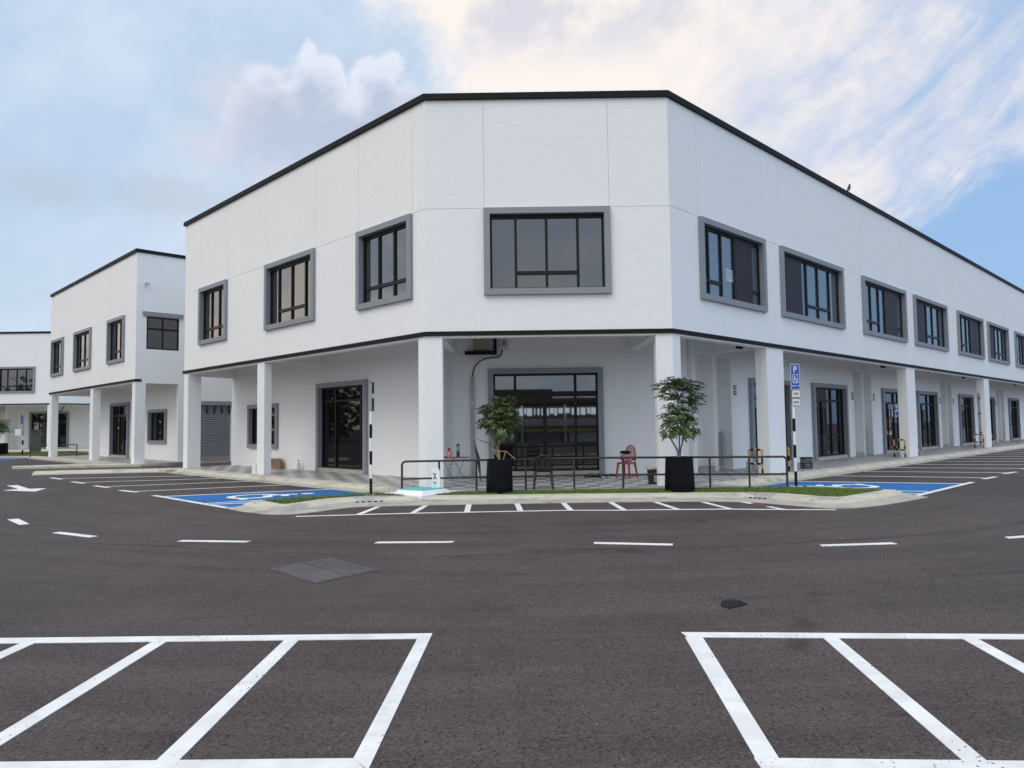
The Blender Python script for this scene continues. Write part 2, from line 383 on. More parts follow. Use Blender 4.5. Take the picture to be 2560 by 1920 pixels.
def text_mesh(mb, body, place, size, align='CENTER'):
    """adds the letters to mb; place(x, y, h) maps text coordinates to the mesh frame"""
    cu = bpy.data.curves.new('txt', 'FONT'); cu.body = body; cu.size = size; cu.align_x = align; cu.resolution_u = 2; cu.extrude = .0015; cu.offset = size*.012
    ob = bpy.data.objects.new('txt', cu); COL.objects.link(ob)
    me = bpy.data.meshes.new_from_object(ob.evaluated_get(bpy.context.evaluated_depsgraph_get()))
    ids = mb.pts([place(v.co.x, v.co.y, v.co.z) for v in me.vertices])
    for p in me.polygons: mb.face([ids[k] for k in p.vertices])
    bpy.data.objects.remove(ob); bpy.data.curves.remove(cu); bpy.data.meshes.remove(me)

# building frames: local axes of the main block, X along the right facade, Y along the left facade
O0 = V((0.90277, 14.53637, 0)); UR = V((cos(TH), sin(TH), 0)); UL = V((-sin(TH), cos(TH), 0))
def mkL(o): return lambda a, b, c: o + UR*a + UL*b + V((0, 0, c))
LW = mkL(O0)
K = 4.2267
def frames(o):
    L = mkL(o)
    fl = lambda s, d, z: L(d, s, z)                 # left facade: s along it, d inward
    fr = lambda s, d, z: L(s, d, z)
    r2 = sqrt(2)
    fc = lambda s, d, z: L(K/2+s/r2+d/r2, K/2-s/r2+d/r2, z)
    return L, fl, fr, fc
FL = .10                                            # walkway level

# ------------------------------------------------------------------ windows and doors
def window(fr, root, s0, s1, z0=4.77, z1=6.91, cols=(), rail=None, panel=None, glass=GLASS, p=.095, w=.15, head=.09):
    """cols: inner mullion fractions; rail: (from, to) column span of the lower rail; panel: fraction range of the dark panel"""
    wn = MB(fr).frame((s0, s1, z0, z1), (s0+w, s1-w, z0+w, z1-w), -p, .16).build('window', GREY, root)
    a, b, c, e = s0+w, s1-w, z0+w, z1-w
    m_ = MB(fr); m_.frame((a, b, c, e), (a+.05, b-.05, c+.04, e-head), .06, .15)  # black top bar made deeper to take in the shade under the surround
    ia, ib = a+.05, b-.05; g = lambda f: ia+(ib-ia)*f
    for f in cols: m_.box(g(f)-.032, g(f)+.032, .055, .145, c+.038, e-head+.002)
    zr = c+.40
    if rail:
        for f0, f1 in rail: m_.box(g(f0)+.03, g(f1)-.03, .062, .135, zr-.045, zr+.045)
    m_.build('window_frame', BLACK, wn)
    MB(fr).box(ia-.01, ib+.01, .10, .115, c+.03, e-head+.01).build('glass', glass, wn)
    if panel: MB(fr).box(g(panel[0])+.02, g(panel[1])-.02, .05, .098, c+.045, e-head-.005).build('dark_panel', PANEL, wn)
    return wn
def door(fr, root, s0, s1, z1, d, z0=FL, mull=(), transom=2.46, stile=None, side_rails=(), handles=True, zf=None, p=.12, w=.16, glass=GLASS, tr=.05):
    """d: depth of the wall plane the door stands in"""
    dr = MB(fr)
    zf = z0+.11 if zf is None else zf
    o = [(s0, z0), (s0, z1), (s1, z1), (s1, z0)]; i = [(s0+w, z0), (s0+w, z1-w), (s1-w, z1-w), (s1-w, z0)]
    ids = [[dr.pts([(s, dd, z)])[0] for s, z in pl] for pl in (o, i) for dd in (d-p, d+.16)]
    for k in range(3):
        A, B, C_, E_ = ids
        dr.face((A[k], A[k+1], C_[k+1], C_[k])); dr.face((B[k], E_[k], E_[k+1], B[k+1])); dr.face((A[k], B[k], B[k+1], A[k+1])); dr.face((C_[k], C_[k+1], E_[k+1], E_[k]))
    for k in (0, 3): dr.face((ids[0][k], ids[2][k], ids[3][k], ids[1][k]))
    ob = dr.build('door', GREY, root)
    a, b, e = s0+w, s1-w, z1-w
    MB(fr).box(a, b, d-.10, d+.158, z0-.02, zf).build('sill', SILL, ob)
    m_ = MB(fr); m_.frame((a, b, zf, e), (a+.05, b-.05, zf+.06, e-.06), d+.04, d+.14)
    g = lambda f: a+(b-a)*f
    for f in mull: m_.box(g(f)-.04, g(f)+.04, d+.035, d+.135, zf+.058, e-.058)
    if transom: m_.box(a+.048, b-.048, d+.045, d+.13, transom-tr, transom+tr)
    if stile is not None: m_.box(g(stile)-.055, g(stile)+.055, d+.042, d+.132, zf+.058, transom-tr)
    for f0, f1, z in side_rails: m_.box(g(f0)+.03, g(f1)-.03, d+.05, d+.128, z-.03, z+.03)
    m_.build('door_frame', BLACK, ob)
    MB(fr).box(a+.04, b-.04, d+.085, d+.10, zf+.05, e-.05).build('glass', glass, ob)
    if handles and stile is not None:
        for sg in (-1, 1):
            s = g(stile)+sg*.13; h = MB(fr)
            h.tube([(s, d+.04, 1.12), (s, d-.02, 1.12), (s, d-.02, 2.12), (s, d+.04, 2.12)], .022, 6)
            h.build('handle', BLACK, ob)
    return ob

# ------------------------------------------------------------------ generic corner block
WZ = 6.92   # groove height
def upper_skin(fr, root_mb, s0, s1, wins, zb=3.80, zt=9.66):
    """wall above the arcade: thin front skin with open joints, solid wall behind"""
    g = .011; holes = [(a, b, c, e) for a, b, c, e in wins]
    joints = [(s0-1, s1+1, WZ-g/2, WZ+g/2)]
    for a, b, c, e in wins:
        for s in (a, b):
            if s0+.05 < s < s1-.05: joints.append((s-g/2, s+g/2, WZ, zt+1))
    root_mb.wall(s0, s1, zb, zt, 0, .022, holes+joints)
    root_mb.wall(s0, s1, zb, zt, .022, .26, [(a+.02, b-.02, c+.02, e-.02) for a, b, c, e in holes])

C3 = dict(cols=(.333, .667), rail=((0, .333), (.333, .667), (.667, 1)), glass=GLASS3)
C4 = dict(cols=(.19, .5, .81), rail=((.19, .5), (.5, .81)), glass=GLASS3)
RA = dict(cols=(.205, .40, .55, .86), rail=((0, .205), (.205, .40), (.86, 1)), panel=(.55, .86), glass=GLASS2)
RB = dict(cols=(.07, .33, .42, .62, .83), rail=((0, .07), (.42, .62), (.62, .83)), panel=(.07, .33), glass=GLASS2)
R1 = dict(cols=(.12, .33, .55, .86), rail=((0, .12), (.12, .33), (.86, 1)), panel=(.56, .86), glass=GLASS2)
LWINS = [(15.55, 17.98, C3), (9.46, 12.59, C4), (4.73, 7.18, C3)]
RWINS = [(5.54, 9.11, R1), (10.14, 14.92, RB), (16.76, 21.50, RA), (22.60, 27.33, RB), (29.15, 33.95, RA), (34.98, 39.75, RB), (41.55, 46.3, RA), (47.4, 52.1, RB)]
DL, DR, DC = 2.15, 1.95, (10.2-K)/sqrt(2)
CW = 2.98865
def corner_block(name, label, origin, rlen, full=True):
    L, fl, fr, fc = frames(origin)
    root = thing(name, label, 'building', L(3, 3, 0))
    LE = 19.5; RE = 4.2267+rlen
    rw = [w for w in RWINS if w[1] < RE]
    wl = [(a, b, 4.79, 6.89) for a, b, _ in LWINS]; wr = [(a, b, 4.79, 6.89) for a, b, _ in rw]; wc = [(-1.545, 1.515, 4.79, 6.89)]
    for f, s0, s1, ws in ((fl, K, LE, wl), (fc, -CW, CW, wc), (fr, K, RE, wr)):
        mb = MB(f); upper_skin(f, mb, s0, s1, ws); mb.build('wall', WHITE, root)
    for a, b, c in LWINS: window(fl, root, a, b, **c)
    window(fc, root, -1.56, 1.53, cols=(.215, .495, .78), rail=((.215, .495), (.495, .78)))
    for a, b, c in rw: window(fr, root, a, b, **c)
    # roof coping and string course follow the outline
    def band(nm, z0, z1, out, inn, ext=0):
        t = out*math.tan(radians(22.5)); ti = inn*math.tan(radians(22.5))
        o = [L(-out, LE+.08, 0), L(-out, K-t, 0), L(K-t, -out, 0), L(RE, -out, 0)]; i = [L(inn, LE+.08, 0), L(inn, K+ti, 0), L(K+ti, inn, 0), L(RE, inn, 0)]
        mb = MB(); rs = []
        for a, b in zip(o, i): rs.append([(a.x, a.y, z0), (a.x, a.y, z1), (b.x, b.y, z1), (b.x, b.y, z0)])
        mb.rings(rs); return mb.build(nm, TRIM, root)
    band('roof_coping', 9.64, 9.79, .07, .33); band('string_course', 3.79, 3.895, .035, .27)
    # edge beam and soffit under the upper floor
    def beam(z0, z1, d0, d1):
        t0, t1 = d0*math.tan(radians(22.5)), d1*math.tan(radians(22.5)); mb = MB()
        o = [L(d0, LE, 0), L(d0, K+t0, 0), L(K+t0, d0, 0), L(RE, d0, 0)]; i = [L(d1, LE+.1, 0), L(d1, K+t1, 0), L(K+t1, d1, 0), L(RE, d1, 0)]
        return mb.rings([[(a.x, a.y, z0), (a.x, a.y, z1), (b.x, b.y, z1), (b.x, b.y, z0)] for a, b in zip(o, i)])
    beam(3.745, 3.80, .012, .255).build('edge_beam', WHITE, root)
    sf = MB(L)
    sf.prism([(.24, LE-.02), (.24, K), (K, .24), (RE-.02, .24), (RE-.02, 3.2), (8.9, 3.2), (3.2, 8.9), (3.2, LE+1.0)], 4.36, 4.5)
    for y in (12.9, ): sf.box(.25, DL+.1, y-.12, y+.12, 3.79, 4.37)
    sf.prism([(.2, LE-.3), (DL+.05, LE+.25), (DL+.05, LE+.55), (.2, LE)], 3.70, 4.37)
    for x in (9.67, 22.0, 34.4, 46.8):
        if x < RE: sf.box(x-.14, x+.14, .25, DR+.1, 3.79, 4.37)
    sf.build('soffit', WHITE, root)
    for a_ in (-2.85, 2.6): MB(fc).box(a_, a_+.25, .3, DC+.05, 3.79, 4.362).build('soffit_beam', WHITE, root)
    # columns
    def col(mb): return mb.build('column', WHITE, root)
    zt = 3.748
    col(MB(L).prism([(0, 19.08), (.5, 19.08), (.5, 19.5), (0, 19.5)], FL-.1, zt)); col(MB(L).box(.008, .26, 12.71, 13.21, FL-.1, zt))
    q = .014
    col(MB(L).prism([(q, K+.32), (q, K+.01), (K*.0+.29, K-.27), (.52, K-.03), (.36, K+.32)], FL-.1, zt))
    col(MB(L).prism([(K+.35, q), (K+.01, q), (K-.28, .30), (K-.04, .53), (K+.35, .40)], FL-.1, zt))
    for x in (9.13, 21.40, 33.83, 46.2):
        if x+1.1 < RE: col(MB(L).box(x, x+1.06, .008, .37, FL-.1, zt))
    # ground floor walls
    zi = 4.37
    mb = MB(fl); mb.wall(6.4, LE+.55, FL-.12, zi, DL, DL+.2, [(9.99, 12.99, 0, 3.10), (15.97, 18.38, .9, 2.5)]); mb.build('wall', WHITE, root)
    door(fl, root, 9.95, 13.02, 3.13, DL, FL+.03, mull=(.125, .68), transom=2.5, side_rails=((0, .125, 1.09),), handles=False, tr=.03, glass=GLASSD)
    window(lambda s, d, z: fl(s, d+DL, z), root, 15.93, 18.42, .85, 2.55, cols=(.36, .68), head=.06, glass=GLASSD)
    cs = 4.138
    MB(L).prism([(2.16, 6.405), (2.355, 6.41), (3.3, 7.1), (3.2, 7.2)], FL-.12, zi).build('wall', WHITE, root)
    mb = MB(fc); mb.wall(-2.78, 4.31, FL-.12, zi, DC, DC+.2, [(-1.61, 1.75, 0, 3.27)]); mb.build('wall', WHITE, root)
    door(fc, root, -1.65, 1.785, 3.305, DC, FL+.03, mull=(.207, .787), transom=2.53, stile=.49, side_rails=((0, .207, 1.03), (.787, 1, 1.03)), handles=False, tr=.08)
    MB(L).prism([(8.26, 1.95), (8.46, 1.95), (8.46, 2.3), (8.28, 2.3)], FL-.12, zi).build('wall', WHITE, root)
    k = 0
    for c in (9.5, 21.95, 34.4, 46.85):
        if c+12 > RE+8: break
        nx = c+12.45
        MB(fr).box(c-1.05, c+1.1, DR+.42, DR+.6, FL-.12, 3.72).build('recess_back', WHITE, root)
        MB(fr).box(c-.04, c+.18, DR, DR+.42, FL-.12, 3.72).build('recess_fin', WHITE, root)
        MB(fr).box(c-1.05, c+1.1, DR, DR+.6, 3.72, zi).build('recess_lintel', WHITE, root)
        MB(fr).box(c-1.0, c-.06, DR-.02, DR+.42, FL-.1, FL+.16).build('recess_plinth', GCONC, root)
        MB(fr).box(c+1.055, c+1.2, DR+.19, DR+.61, FL-.12, 3.73).build('recess_side', WHITE, root)
        n = MB(fr); n.box(c+.22, c+.98, DR+.30, DR+.418, .25, 1.32); n.box(c+.28, c+.90, DR+.285, DR+.305, .98, 1.25); n.box(c+.28, c+.90, DR+.285, DR+.305, .32, .93); n.build('meter_cupboard', GREY, root)
        s0, s1 = c+1.07, nx-1.0
        d0 = (11.74, 24.22, 36.70, 49.1)[k], (14.75, 27.25, 39.72, 52.1)[k]; d1 = (16.69, 29.2, 41.55, 54)[k], (20.02, 32.45, 44.9, 57.)[k]
        ds = [d for d in (d0, d1) if d[1] < RE]
        mb = MB(fr); mb.wall(s0, min(s1, RE), FL-.12, zi, DR, DR+.2, [(a+.03, b-.03, 0, 3.04) for a, b in ds]); mb.build('wall', WHITE, root)
        for a, b in ds: door(fr, root, a, b, 3.08, DR, FL+.03, mull=(.60, .86), transom=2.42, stile=.30, side_rails=((.60, .86, 1.05), (.86, 1, 1.05)), glass=GLASSR)
        k += 1
    # back of the block and its flat roof, out of sight but keeping the light out
    mb = MB(L); mb.prism([(.2, LE), (.2, K+.1), (K+.1, .2), (RE, .2), (RE, 12), (12, 12), (12, LE+4), (DL+.2, LE+.56)], 9.2, 9.4); mb.build('roof', GCONC, root)
    mb = MB(L); mb.prism([(.02, LE-.2), (DL+.1, LE+.3), (12, LE+2.9), (12, LE+2.6), (DL+.1, LE-.1), (.27, LE-.5)], 4.3, 9.64); mb.build('wall', WHITE, root)
    mb = MB(L); mb.box(RE-.25, RE-.02, .27, 12, 0, 9.64); mb.box(12, RE, 11.8, 12, 0, 9.64); mb.box(11.8, 12, 12, LE+2.6, 0, 9.64); mb.prism([(DL+.2, LE+.3), (DL+.2, LE+.55), (12, LE+2.9), (12, LE+2.6)], 0, 4.4); mb.build('wall', WHITE, root)
    return root, L, fl, fr, fc
main, L1, fl1, fr1, fc1 = corner_block('corner_shophouse', 'large white two storey corner building with chamfered front, grey framed windows and arcade', O0, 52)
_BC = V((-37.45, 59.2, 0)); OB3 = _BC - UR*K
far, L3, fl3, fr3, fc3 = corner_block('corner_shophouse', 'farthest white corner building at the left edge of the photo, partly behind the next block', OB3, 20)

# ------------------------------------------------------------------ second block across the lane
def second_block():
    root = thing('lane_shophouse', 'white two storey block across the lane behind the main corner building, with a roller shutter', 'building', LW(3, 30, 0))
    fl = lambda s, d, z: LW(d, s, z); Y0, Y1 = 25.2, 40.36
    fs = lambda s, d, z: LW(s, Y0+d, z)              # side wall towards the lane
    wins = [(26.72, 29.22, C3), (31.98, 35.12, C4), (37.33, 39.95, C3)]
    mb = MB(fl); upper_skin(fl, mb, Y0, Y1, [(a, b, 4.83, 6.93) for a, b, _ in wins]); mb.build('wall', WHITE, root)
    for a, b, c in wins: window(fl, root, a, b, 4.81, 6.95, **c)
    mb = MB(fs); mb.wall(.262, 14, -.1, 9.66, 0, .25, [(.44, 1.87, -1, 3.72), (.44, 1.87, 5.27, 6.76), (2.72, 4.4, -1, 2.92)]); mb.build('wall', WHITE, root)
    # plain window with a projecting head
    w = MB(fs).frame((.44, 1.87, 5.27, 6.76), (.50, 1.81, 5.33, 6.70), .03, .12); w.box(1.13, 1.19, .04, .115, 5.33, 6.70); w.box(.5, 1.81, .045, .11, 6.17, 6.25)
    w = w.build('window', BLACK, root); MB(fs).box(.47, 1.84, .07, .085, 5.30, 6.73).build('glass', GLASS, w); MB(fs).box(.27, 2.03, -.10, .01, 6.78, 6.97).build('window_head', GREY, w)
    # roller shutter
    n = 27; z0, z1 = .32, 2.78; rs = []
    for i in range(n*4+1):
        z = z0+(z1-z0)*i/(n*4); d = .16-.04*abs(sin(pi*i/4)); rs.append([(2.74, d, z), (4.38, d, z)])
    sh = MB(fs).rings(rs, False, False).build('roller_shutter', SHUT, root)
    MB(fs).box(2.72, 4.40, -.03, .2, 2.76, 2.95).build('shutter_box', GREY, sh); MB(fs).box(2.72, 4.4, .11, .16, .04, .33).build('bottom_bar', mat('shutter_bar', (.28, .26, .235), .6), sh)
    v = MB(fs)
    for k in range(5): 
        x = 2.86+k*.35
        for q in range(4): v.box(x, x+.10, .10, .14, 2.36+q*.095, 2.415+q*.095)
    v.build('vent_slots', BLACK, sh)
    MB(LW).rings([[tuple(p) for p in ((-.07, y, 9.64), (-.07, y, 9.79), (.3, y, 9.79), (.3, y, 9.64))] for y in (Y0-.08, Y1+.08)]).build('roof_coping', TRIM, root)
    MB(LW).box(.3, 14, Y0-.07, Y0+.3, 9.64, 9.789).build('roof_coping', TRIM, root)
    MB(LW).box(-.035, .25, Y0-.03, Y1+.06, 3.79, 3.895).build('string_course', TRIM, root)
    MB(LW).box(.012, .25, Y0+.01, Y1, 3.745, 3.80).build('edge_beam', WHITE, root)
    s = MB(LW); s.box(.25, 2.5, Y0+.25, Y1, 4.36, 4.5); s.box(.25, 2.3, 31.5, 31.75, 3.79, 4.37); s.box(.25, 2.3, Y1-.25, Y1, 3.72, 4.37); s.build('soffit', WHITE, root)
    for a in ((.008, .44, Y0+.005, Y0+.42), (.008, .36, 31.58, 32.08), (.008, .36, Y1-.5, Y1-.005)): MB(LW).box(*a, -.05, 3.748).build('column', WHITE, root)
    mb = MB(fl); mb.wall(Y0+.25, Y1, 0, 4.4, 2.15, 2.35, [(27.4, 29.85, .98, 2.58), (32.9, 36.0, 0, 3.1)]); mb.build('wall', WHITE, root)
    window(lambda s_, d, z: fl(s_, d+2.15, z), root, 27.36, 29.88, .93, 2.63, cols=(.36, .68), head=.06)
    door(fl, root, 32.86, 36.02, 3.14, 2.15, FL+.03, mull=(.62, .84), transom=2.42, stile=.34, side_rails=((.84, 1, 1.05),))
    m_ = MB(LW); m_.box(.2, 14, Y0+.2, Y1, 9.2, 9.4); m_.build('roof', GCONC, root)
    m_ = MB(LW); m_.box(13.8, 14, Y0+.25, Y1, 0, 9.6); m_.box(.26, 13.8, Y1-.25, Y1, 4.4, 9.64); m_.box(2.35, 13.8, Y1-.25, Y1, 0, 4.4); m_.build('wall', WHITE, root)
    return root
second_block()

# row behind the camera, seen only as the picture in the corner door's glass
SIGN_GLOW = mat('sign_added_glow', (.8, .8, .8), .6); SIGN_GLOW.node_tree.nodes['Principled BSDF'].inputs['Emission Color'].default_value = (.75, .9, 1, 1); SIGN_GLOW.node_tree.nodes['Principled BSDF'].inputs['Emission Strength'].default_value = 2.2  # emission added so the sign band shows bright in the door glass
def terrace():
    root = thing('terrace_row', 'long low row of shops with white railings, mirrored in the corner door glass', 'building', (2, -26, 0))
    MB().box(-16, 22, -34, -26.0, -.1, 4.2).build('wall', BRICKR, root); MB().box(-16.5, 22.5, -34.3, -25.7, 3.45, 3.65).build('roof', TRIM, root)
    MB().box(-6, 3.5, -33, -27, 4.1, 5.1).build('upper_storey', BRICKR, root)
    r = MB()
    for z in (1.55, 2.15): r.box(-16, 22, -25.25, -25.2, z-.03, z+.03)
    for i in range(200): r.box(-16+i*.19, -15.89+i*.19, -25.25, -25.2, 1.55, 2.15)
    r.build('railing', WW, root); 
    rs_ = random.Random(2); sb = MB(); xx = -15.0
    while xx < 20:
        w_ = rs_.uniform(.12, .5); sb.box(xx, xx+w_, -24.98, -24.9, 2.50+rs_.uniform(0, .25), 3.2); xx += w_+rs_.uniform(.04, .25)
    sb.build('sign_band', SIGN_GLOW, root); MB().box(-16, 22, -25.2, -25.1, .95, 1.25).build('yellow_band', YB, root)
    for i in range(10): MB().box(-16+i*4.1, -15.8+i*4.1, -25.6, -25.3, 0, 3.5).build('post', WW, root)
    for i in range(9): MB().box(-15.5+i*4.1, -12.3+i*4.1, -25.99, -25.9, 0, .85).build('shopfront', SIGNW if i % 2 else GREY, root)
terrace()
for nm, x in (('leftmost reflection', -9.5), ('reflection by the centre', 6.5)):
    t = thing('lamp_post', 'tall grey lamp post across the road, ' + nm + ' in the corner door glass', 'lamp post', (x, -14, 0), 'lamp posts across the road')
    MB().tube([(x, -14, 0), (x, -14, 9), (x+.4, -13.9, 9.5), (x+1.6, -13.6, 9.8)], [.09, .06, .05, .04], 8).build('post', STEEL, t); MB().box(x+1.4, x+2.1, -13.75, -13.45, 9.76, 9.86).build('lamp_head', GREY, t)

def added_treeline():  # unseen trees added so the side door glass reflects dark
    rnd = random.Random(12); mb = MB()
    for k in range(46):
        f = k/45; cx, cy = -78+16*f+rnd.uniform(-4, 4), 74-84*f+rnd.uniform(-2, 2); h = rnd.uniform(5.5, 8.5); r = rnd.uniform(2.6, 4.2)
        mb.tube([(cx, cy, 0), (cx, cy, h)], [.25, .12], 5)
        for q in range(130):
            u = V((rnd.gauss(0, 1), rnd.gauss(0, 1), rnd.gauss(0, 1))).normalized()*rnd.random()**.4; c = V((cx+u.x*r, cy+u.y*r, h*.62+u.z*h*.55)); a, e = rnd.uniform(0, 6.28), rnd.uniform(-.8, .8); s_ = rnd.uniform(.5, .9)
            d1 = V((cos(a)*cos(e), sin(a)*cos(e), sin(e)))*s_; d2 = V((-sin(a), cos(a), rnd.uniform(-.4, .4)))*s_*.6
            mb.poly([tuple(c-d1), tuple(c+d2), tuple(c+d1), tuple(c-d2)])
    tag(mb.build('added_treeline', LEAF), 'added belt of unseen trees off to the left, darkening the side door reflection', 'trees', kind='stuff')
added_treeline()

# ------------------------------------------------------------------ ground
def sheet(pl, z, name, mt): return struct(MB().prism(pl, z-.003, z), name, mt)
mb = MB(); mb.poly([(-500, -300, 0), (500, -300, 0), (500, 700, 0), (-500, 700, 0)]); struct(mb, 'road', ASPHALT)
def Lp(a, b): v = LW(a, b, 0); return (v.x, v.y)
def strip(mb, p, q, w, z=.006, t=.003):
    p, q = V((*p, 0)), V((*q, 0)); n = (q-p).normalized().cross(V((0, 0, 1)))*w/2
    mb.prism([tuple((p+n)[:2]), tuple((q+n)[:2]), tuple((q-n)[:2]), tuple((p-n)[:2])], z-t, z)
# motorcycle bays in the foreground
b = MB()
b.prism([(-9.6, 5.78), (-.64, 5.72), (-.74, 5.585), (-9.6, 5.63)], .001, .006); b.prism([(-9.6, 3.66), (-.79, 3.61), (-.70, 3.48), (-9.6, 3.5)], .001, .006); b.prism([(-.74, 5.585), (-.64, 5.72), (-.695, 3.49), (-.79, 3.61)], .001, .005)
for i in range(9): x = -1.69-i*1.0; b.prism([(x-.055, 5.60), (x+.055, 5.60), (x+.055, 3.60), (x-.055, 3.60)], .001, .005)
struct(b, 'bay_line', LINE)
b = MB()
b.prism([(1.27, 5.665), (9.5, 5.12), (9.5, 5.0), (1.29, 5.535)], .001, .006); b.prism([(1.13, 3.56), (9.5, 3.12), (9.5, 3.0), (1.13, 3.42)], .001, .006); b.prism([(1.27, 5.54), (1.40, 5.535), (1.245, 3.53), (1.135, 3.54)], .001, .005)
for i in range(8):
    x = 2.33+i*.99; y = 5.535-(x-1.29)*.065
    b.prism([(x-.055, y), (x+.055, y), (x-.13, y-1.98), (x-.24, y-1.98)], .001, .005)
struct(b, 'bay_line', LINE)
# row of bays along the island
b = MB()
pl = [(-3.95, 13.30), (-2.9, 13.44), (-1.9, 13.56), (-.03, 13.66), (1.0, 13.71), (2.0, 13.61), (2.55, 13.63), (4, 13.57), (5.0, 13.38), (5.84, 13.28)]
for p, q in zip(pl, pl[1:]): strip(b, p, q, .10, .006)
for x0, y0, x1, y1 in ((-2.86, 13.43, -2.72, 14.75), (-1.88, 13.58, -1.78, 14.85), (-.87, 13.65, -.91, 14.97), (.13, 13.70, .07, 15.05), (1.07, 13.70, 1.02, 15.04), (2.06, 13.62, 1.99, 15.02), (3.06, 13.62, 2.90, 14.96), (4.03, 13.55, 3.84, 14.85)): strip(b, (x0, y0), (x1, y1), .11, .005)
strip(b, (4.95, 13.40), (4.83, 13.9), .11, .005); strip(b, (4.69, 14.45), (4.60, 14.8), .11, .005)
struct(b, 'bay_line', LINE); b = MB(); strip(b, (4.83, 13.9), (4.70, 14.42), .10, .004); struct(b, 'bay_line', REDP)
# dashed lane line on the bend
b = MB()
for q in ([(-9.26, 13.41), (-9.11, 13.49), (-8.40, 12.72), (-8.50, 12.62)], [(-7.28, 11.57), (-7.22, 11.68), (-6.32, 11.15), (-6.38, 11.03)], [(-4.83, 10.53), (-4.80, 10.65), (-3.75, 10.48), (-3.78, 10.36)], [(-1.93, 10.14), (-1.90, 10.26), (-.83, 10.22), (-.86, 10.10)], [(1.07, 9.86), (1.09, 9.99), (2.11, 9.77), (2.08, 9.64)], [(3.95, 9.43), (3.97, 9.55), (4.96, 9.65), (4.97, 9.53)], [(6.63, 9.85), (6.66, 9.98), (7.60, 10.25), (7.66, 10.13)]): b.prism(q, .001, .006)
struct(b, 'lane_dash', LINE)
b = MB(); b.prism([(-15.13, 21.85), (-13.86, 20.50), (-13.95, 20.02), (-12.77, 19.56), (-13.15, 20.60), (-13.54, 20.47), (-14.85, 21.92)], .001, .006); struct(b, 'direction_arrow', LINE)
# angled bays on the left and the right of the block
def bays(segs, name):
    b = MB()
    for k, (p, q, w) in enumerate(segs): strip(b, Lp(*p), Lp(*q), w, .0055+.0004*(k % 4))
    struct(b, name, LINE)
bays([((-4.40, 18.24), (-4.43, 19.48), .14), ((-4.45, 15.43), (-4.50, 16.58), .14), ((-4.48, 12.91), (-4.53, 14.05), .14), ((-4.46, 10.6), (-4.56, 11.63), .14), ((-4.50, 9.26), (-4.52, 4.9), .13),
      ((-4.31, 18.69), (-.75, 15.95), .10), ((-4.37, 15.91), (-.75, 13.9), .10), ((-4.39, 13.39), (-.75, 11.75), .10), ((-4.43, 10.89), (-.75, 9.55), .10), ((-4.49, 8.76), (-.75, 7.2), .11), ((-.82, 7.2), (-.80, 5.5), .08), ((-4.47, 6.22), (-.9, 5.25), .10), ((-4.5, 5.98), (-3.3, 5.35), .10)], 'parking_line')
bays([((10.65, -4.66), (5.5, -4.66), .13), ((11.94, -4.62), (13.01, -4.68), .14), ((14.42, -4.6), (15.5, -4.68), .14), ((17.2, -4.55), (18.3, -4.65), .14), ((20.1, -4.55), (21.2, -4.65), .14), ((10.04, -4.61), (8.3, -.98), .11), ((8.3, -.98), (5.4, -.94), .08), ((7.33, -4.55), (5.4, -1.1), .10), ((6.7, -4.6), (5.95, -3.3), .10)] +
     [((12.44+2.5*k, -4.53), (10.95+2.42*k, -.98), .10) for k in range(13)], 'parking_line')
b = MB(LW); b.prism([(-4.5, 8.75), (-.8, 7.2), (-.8, 4.8), (-4.5, 4.6)], -.001, .0025); struct(b, 'blue_bay', BLUE)
b = MB(LW); b.prism([(10.05, -4.62), (8.3, -1.0), (4.8, -1.0), (4.6, -4.62)], -.001, .0025); struct(b, 'blue_bay', BLUE)
def wheelchair(mb, place, h):
    cnt = [0]
    def put(ps):                        # every stroke lies a hair above the one before
        k = cnt[0]; return [(q[0], q[1]-k*.0006, q[2]+k*.0006) for q in (place(*p) for p in ps)]
    def st(pts, w):
        L_, R_ = [], []
        for i, (x, y) in enumerate(pts):
            a, c = pts[max(i-1, 0)], pts[min(i+1, len(pts)-1)]; dx_, dy_ = c[0]-a[0], c[1]-a[1]; l = sqrt(dx_*dx_+dy_*dy_) or 1
            L_.append((x-dy_/l*w/2, y+dx_/l*w/2)); R_.append((x+dy_/l*w/2, y-dx_/l*w/2))
        a, c = mb.pts(put(L_)), mb.pts(put(R_)); cnt[0] += 1
        for i in range(len(pts)-1): mb.face((a[i], a[i+1], c[i+1], c[i]))
    mb.poly(put([(-.08+.085*cos(a*pi/6), .90+.085*sin(a*pi/6)) for a in range(12)])); cnt[0] += 1
    st([(-.08, .78), (-.06, .42)], .12); st([(-.06, .42), (.22, .42)], .11); st([(.20, .44), (.34, .10)], .11); st([(.32, .11), (.46, .15)], .09); st([(-.07, .62), (.18, .62)], .09)
    st([(.30*cos(radians(a)), .27+.27*sin(radians(a))) for a in range(115, 376, 13)], .095)
b = MB(); o = LW(-2.62, 6.75, .005); ax, ay = (LW(-1, 6.0, 0)-LW(-4.5, 7.5, 0)).normalized(), None
ay = V((0, 0, 1)).cross(ax)
wheelchair(b, lambda x, y: tuple(o+ax*(y-.5)*1.95-ay*x*1.6), 1); struct(b, 'wheelchair_marking', SYMB)
b = MB(); o = LW(7.45, -2.35, .005); ax = (LW(5.6, -1, 0)-LW(7.4, -4.5, 0)).normalized(); ay = V((0, 0, 1)).cross(ax)
wheelchair(b, lambda x, y: tuple(o+ax*(y-.5)*2.0-ay*x*1.6), 1); struct(b, 'wheelchair_marking', SYMB)

